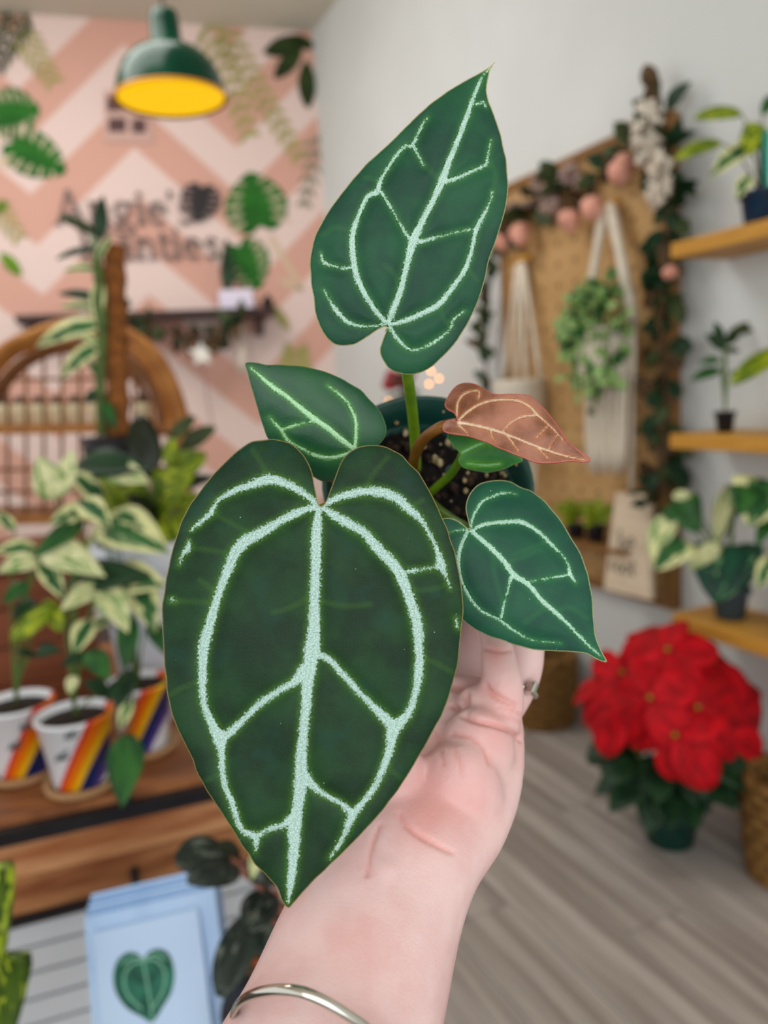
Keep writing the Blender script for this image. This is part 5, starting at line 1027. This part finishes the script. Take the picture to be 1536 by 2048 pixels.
striped(166, 1572, 0.061, 0.122, 0.006, 'rainbow striped white pot in the middle with dark soil showing', [(142, 1468), (124, 1512)],
   [(112, 1000, 82, 918, 1.42, 1.38, 1.2, 'cream'), (120, 990, 142, 902, 1.42, 1.4, .8, 'cream'), (168, 1042, 72, 1098, 1.4, 1.32, .7, 'green'), (185, 1015, 106, 1034, 1.42, 1.36, .9, 'vari'), (160, 1000, 208, 1030, 1.4, 1.34, .9, 'vari'), (200, 1172, 132, 1202, 1.38, 1.3, .8, 'cream'), (205, 1170, 248, 1240, 1.38, 1.3, .8, 'cream'), (135, 1165, 272, 1132, 1.4, 1.34, .8, 'dark'), (178, 1300, 212, 1345, 1.3, 1.25, 1.1, 'green'), (172, 1310, 128, 1322, 1.3, 1.26, 1.0, 'dark'), (150, 1352, 138, 1380, 1.27, 1.24, 1.0, 'cream'), (180, 1240, 150, 1290, 1.34, 1.28, 1.0, 'vari'), (215, 1385, 180, 1362, 1.28, 1.24, 1.3, 'dark')])
striped(292, 1500, 0.058, 0.125, -0.012, 'rainbow striped white pot farthest along the bench with a hanging leaf', [],
   [(150, 935, 272, 915, 1.5, 1.42, .8, 'dark'), (212, 942, 280, 948, 1.48, 1.42, .9, 'cream'), (205, 1000, 150, 940, 1.48, 1.42, .9, 'vari'), (200, 1040, 308, 1070, 1.46, 1.36, 1.0, 'vari'), (215, 1160, 302, 1148, 1.42, 1.34, 1.0, 'vari'), (268, 1150, 304, 1236, 1.42, 1.34, .9, 'vari'), (215, 1240, 168, 1255, 1.4, 1.36, .9, 'vari'), (262, 1230, 248, 1330, 1.38, 1.32, .8, 'green'), (300, 1240, 330, 1300, 1.42, 1.38, .9, 'green'), (258, 1468, 242, 1592, 1.25, 1.16, 1.0, 'green'), (245, 1360, 215, 1395, 1.3, 1.26, 1.1, 'dark'), (262, 1340, 232, 1410, 1.32, 1.27, 1.0, 'dark'), (260, 1400, 240, 1450, 1.3, 1.26, .8, 'vari')])
# tall white planter with lime and black-green leaves
wc = at_z(322, 1420, TZ); wd = proj(wc + UP * 0.3)[2]
wpz = at(320, 1075, wd)[2] - TZ
t_ = thing('white_planter', wc, 'tall white planter of lime and blackish leaves behind the big leaf', 'plant')
potted(t_, wc, 0.098, 0.066, wpz, pm('satin_white', (220, 226, 236), (214, 220, 230), 8, 0.4), M_DARKSOIL, 0.004)
px_leaves(t_, [(300, 955, 278, 826, wd, wd, 1.05, 'rubber'), (330, 985, 420, 950, wd, wd - .05, .55, 'rubber'), (320, 1040, 270, 990, wd, wd - .1, .7, 'rubber'), (270, 1020, 205, 955, wd, wd - .05, 1.0, 'limeh'), (300, 1000, 240, 985, wd, wd - .06, 1.0, 'limeh'), (330, 960, 400, 905, wd + .02, wd, 1.0, 'lime'), (335, 930, 345, 875, wd, wd, .9, 'lime'), (300, 1040, 345, 1085, wd, wd - .08, 1.0, 'limeh'), (340, 1030, 395, 1060, wd, wd - .02, 1.1, 'lime'), (350, 1000, 410, 1010, wd, wd - .02, 1.1, 'lime'), (250, 1050, 190, 1060, wd, wd - .05, 1.0, 'lime'), (200, 1070, 175, 1120, wd + .02, wd - .02, 1.0, 'lime'), (360, 900, 425, 850, wd + .1, wd + .1, .8, 'olive'), (340, 880, 385, 830, wd + .1, wd + .1, .8, 'olive'), (310, 1000, 365, 950, wd, wd - .06, 1.1, 'limeh'), (280, 1050, 240, 1075, wd - .02, wd - .1, 1.0, 'dark')], wc + UP * (wpz * 0.9), sr=0.0025)
# climbing plant on a moss pole, on the riser
mc = np.array(on_plane(232, 900, np.array([0, 0, rz]), UP))
mc = tp_(float(np.dot(at(230, 930, 1.95) - TA, TD)), -0.62, rz); md = proj(mc + UP * 0.3)[2]
t_ = thing('moss_pole_plant', mc, 'variegated climber tied to a brown coir pole above the bench', 'plant')
potted(t_, mc, 0.062, 0.048, at(232, 872, md)[2] - rz if at(232, 872, md)[2] - rz > 0.06 else 0.08, M_BLACK, M_DARKSOIL)
q = B(); pa, pb = at(238, 880, md), at(228, 495, md); P_ = np.linspace(pa, pb, 24); q.tube(P_, 0.025 + 0.003 * np.sin(np.arange(24) * 1.7), 12); q.mk('moss_pole', pm('brown_coir', (150, 92, 42), (108, 62, 26), 60, 0.9, bump=0.8, bscale=160), t_)
q = B(); q.tube([at(205, 870, md - .03), at(200, 760, md - .03), at(205, 640, md - .03), at(196, 540, md - .03), at(190, 470, md)], 0.012, 8); q.mk('vine_stem', pm('vine_green', (96, 112, 56), (70, 88, 40), 30, 0.6), t_)
for (bx, by, tx, ty, w, k) in ((200, 480, 203, 388, .55, 'dark'), (195, 470, 120, 425, .5, 'olive'), (190, 500, 110, 505, .45, 'dark'), (192, 540, 130, 530, .6, 'vari'), (198, 600, 118, 575, .6, 'dark'), (200, 620, 120, 600, .5, 'vari'), (205, 650, 60, 668, .55, 'vari'), (205, 690, 110, 740, .6, 'vari'), (205, 700, 160, 660, .6, 'cream'), (205, 780, 165, 800, .9, 'dark'), (200, 560, 190, 640, .5, 'vari'), (205, 800, 230, 850, .7, 'green'), (195, 520, 215, 470, .5, 'vari'), (205, 760, 180, 720, .7, 'green')):
    blade('leaf', LEAVES[k], t_, at(bx, by, md - .03), at(tx, ty, md - .06), nrm(O3 - mc) + UP * 0.5, w * 1.2)

# ------------------------------------------------------------------ low left: art prints, dark plant, pothos
ad = 1.08
pk = thing('art_print_pack', at(300, 2090, ad), 'pale blue pack of sleeved prints showing a green heart leaf', 'print')
qd = [(166, 1836, ad), (427, 1776, ad - .01), (470, 2110, ad - .05), (190, 2160, ad - .05)]
fq = [at(*p) for p in qd]; fn = nrm(np.cross(fq[1] - fq[0], fq[3] - fq[0])); fn = fn if np.dot(fn, O3 - fq[0]) > 0 else -fn
M_SLV = pm('clear_blue_sleeve', (172, 204, 242), (188, 214, 246), 5, 0.12, coat=0.6)
upv = nrm(fq[0] - fq[3])
for i in range(5):
    s_ = fn * (-0.006 * (i + 1)) + upv * 0.006 * i; q = B(); q.prism([p + s_ for p in fq], fn, 0.003); q.mk('sleeve', pm('clear_blue_sleeve_%d' % (i % 2), ((172, 204, 242), (140, 180, 228))[i % 2], ((186, 214, 246), (156, 192, 234))[i % 2], 5, 0.15, coat=0.5), pk, False)
def on_f(x, y, o=0.0): return on_plane(x, y, fq[0], fn, o)
q = B(); q.prism([on_f(x, y, -0.0005) for x, y in ((186, 1866), (396, 1815), (428, 2090), (208, 2130))], fn, 0.0008); o = q.mk('print_sheet', pm('pale_print_paper', (190, 214, 244), (196, 220, 248), 3, 0.4), pk, False)
hp = [(286, 1918), (275, 1907), (254, 1905), (234, 1922), (226, 1953), (232, 1986), (253, 2016), (283, 2034), (305, 2044), (327, 2012), (344, 1981), (349, 1943), (339, 1909), (318, 1897), (297, 1904)]
q = B(); cpt = on_f(290, 1965, 0.0006); hq = catmull([on_f(x, y, 0.0006) for x, y in hp], 4, True); q.add([cpt] + list(hq), [(0, i + 1, (i + 1) % len(hq) + 1) for i in range(len(hq))]); q.mk('printed_leaf', pm('printed_green', (10, 70, 54), (40, 118, 94), 45, 0.4), o, False)
q = B()
for ln in ([(286, 1920), (296, 1975), (305, 2038)], [(286, 1922), (262, 1930), (248, 1955), (256, 1990), (284, 2018)], [(287, 1922), (312, 1920), (330, 1945), (324, 1985), (303, 2020)], [(286, 1922), (268, 1915), (244, 1928)], [(288, 1920), (308, 1908), (334, 1918)]): ribbon(q, catmull([on_f(x, y, 0.0009) for x, y in ln], 4), 0.0028, fn, 0.0002)
q.mk('printed_veins', pm('printed_pale_green', (120, 180, 150)), o, False)
# black plant stand, terracotta pot with dark leaves
pd_ = 0.98
sc = at(585, 1995, pd_)
std = thing('plant_stand', np.array([sc[0], sc[1], 0.0]), 'black metal plant stand under the terracotta pot', 'stand')
q = B(); q.lathe([(0, -0.012), (0.085, -0.012), (0.088, -0.004), (0.085, 0), (0, 0)], sc, n=28); q.mk('stand_top', M_RAIL, std)
q = B(); q.lathe([(0.06, -0.11), (0.08, -0.10), (0.082, -0.013), (0.07, -0.013), (0.06, -0.09)], sc, n=28, caps=False); q.mk('apron', M_RAIL, std)
for k in range(3):
    a = k * 2.094 + 0.5; v = np.array([math.cos(a), math.sin(a), 0]); q = B(); q.tube([sc + v * 0.07 - UP * 0.01, np.array([sc[0], sc[1], 0]) + v * 0.13], 0.009, 8); q.mk('leg', M_RAIL, std)
t_ = thing('potted_plant', sc, 'dark silvery leaved plant in a terracotta pot beside the forearm', 'plant')
potted(t_, sc, 0.05, 0.038, 0.085, pm('terracotta', (176, 84, 50), (160, 72, 42), 12, 0.8), M_DARKSOIL)
px_leaves(t_, [(458, 1715, 362, 1712, pd_ - .02, pd_ - .08, 1.15, 'pep'), (480, 1745, 385, 1752, pd_ - .03, pd_ - .09, .7, 'pep'), (500, 1830, 438, 1988, pd_ - .06, pd_ - .12, .85, 'pep'), (540, 1780, 500, 1850, pd_ - .02, pd_ - .08, 1.2, 'pep'), (560, 1800, 520, 1900, pd_, pd_ - .06, 1.1, 'pep'), (500, 1720, 545, 1760, pd_, pd_ - .05, 1.0, 'pep'), (480, 1710, 440, 1690, pd_, pd_ - .03, 1.1, 'rubber'), (520, 1700, 505, 1745, pd_ - .02, pd_ - .06, .7, 'cream'), (530, 1720, 540, 1770, pd_ - .02, pd_ - .05, .6, 'pep'), (570, 1850, 610, 1920, pd_, pd_ - .03, 1.1, 'pep'), (560, 1860, 500, 1930, pd_ - .02, pd_ - .07, .9, 'brownl')], sc + UP * 0.08, smat=pm('pink_brown_stem', (150, 96, 76)), sr=0.003)
vc = at(-150, 2190, 0.95)
vs = thing('plant_stool', np.array([vc[0], vc[1], 0.0]), 'round wooden stool under the pothos outside the view corner', 'stool')
q = B(); q.lathe([(0, -0.02), (0.12, -0.02), (0.124, -0.01), (0.12, 0), (0, 0)], vc, n=24); q.mk('seat', M_OAK, vs)
for k in range(3):
    a = k * 2.094; v = np.array([math.cos(a), math.sin(a), 0]); q = B(); q.tube([vc + v * 0.09 - UP * 0.015, np.array([vc[0], vc[1], 0]) + v * 0.13], 0.012, 8); q.mk('leg', M_OAK, vs)
t_ = thing('potted_plant', vc, 'lime mottled pothos leaves entering at the lower corner', 'plant')
potted(t_, vc, 0.07, 0.052, 0.11, M_BLACK, M_DARKSOIL)
leafmesh('pothos', leafmat('mottled_pothos', (74, 100, 20), (158, 176, 40), 0.5, (44, 66, 14), rough=0.35), heart(.5), .2, .2)
px_leaves(t_, [(-42, 1742, 4, 1852, .95, .90, .9, 'pothos'), (-12, 1915, 6, 2080, .93, .86, .85, 'pothos'), (-60, 1850, -20, 1960, .95, .9, 1.1, 'pothos'), (-80, 2000, -30, 2100, .95, .9, 1.1, 'pothos')], vc + UP * 0.1, sr=0.0025)
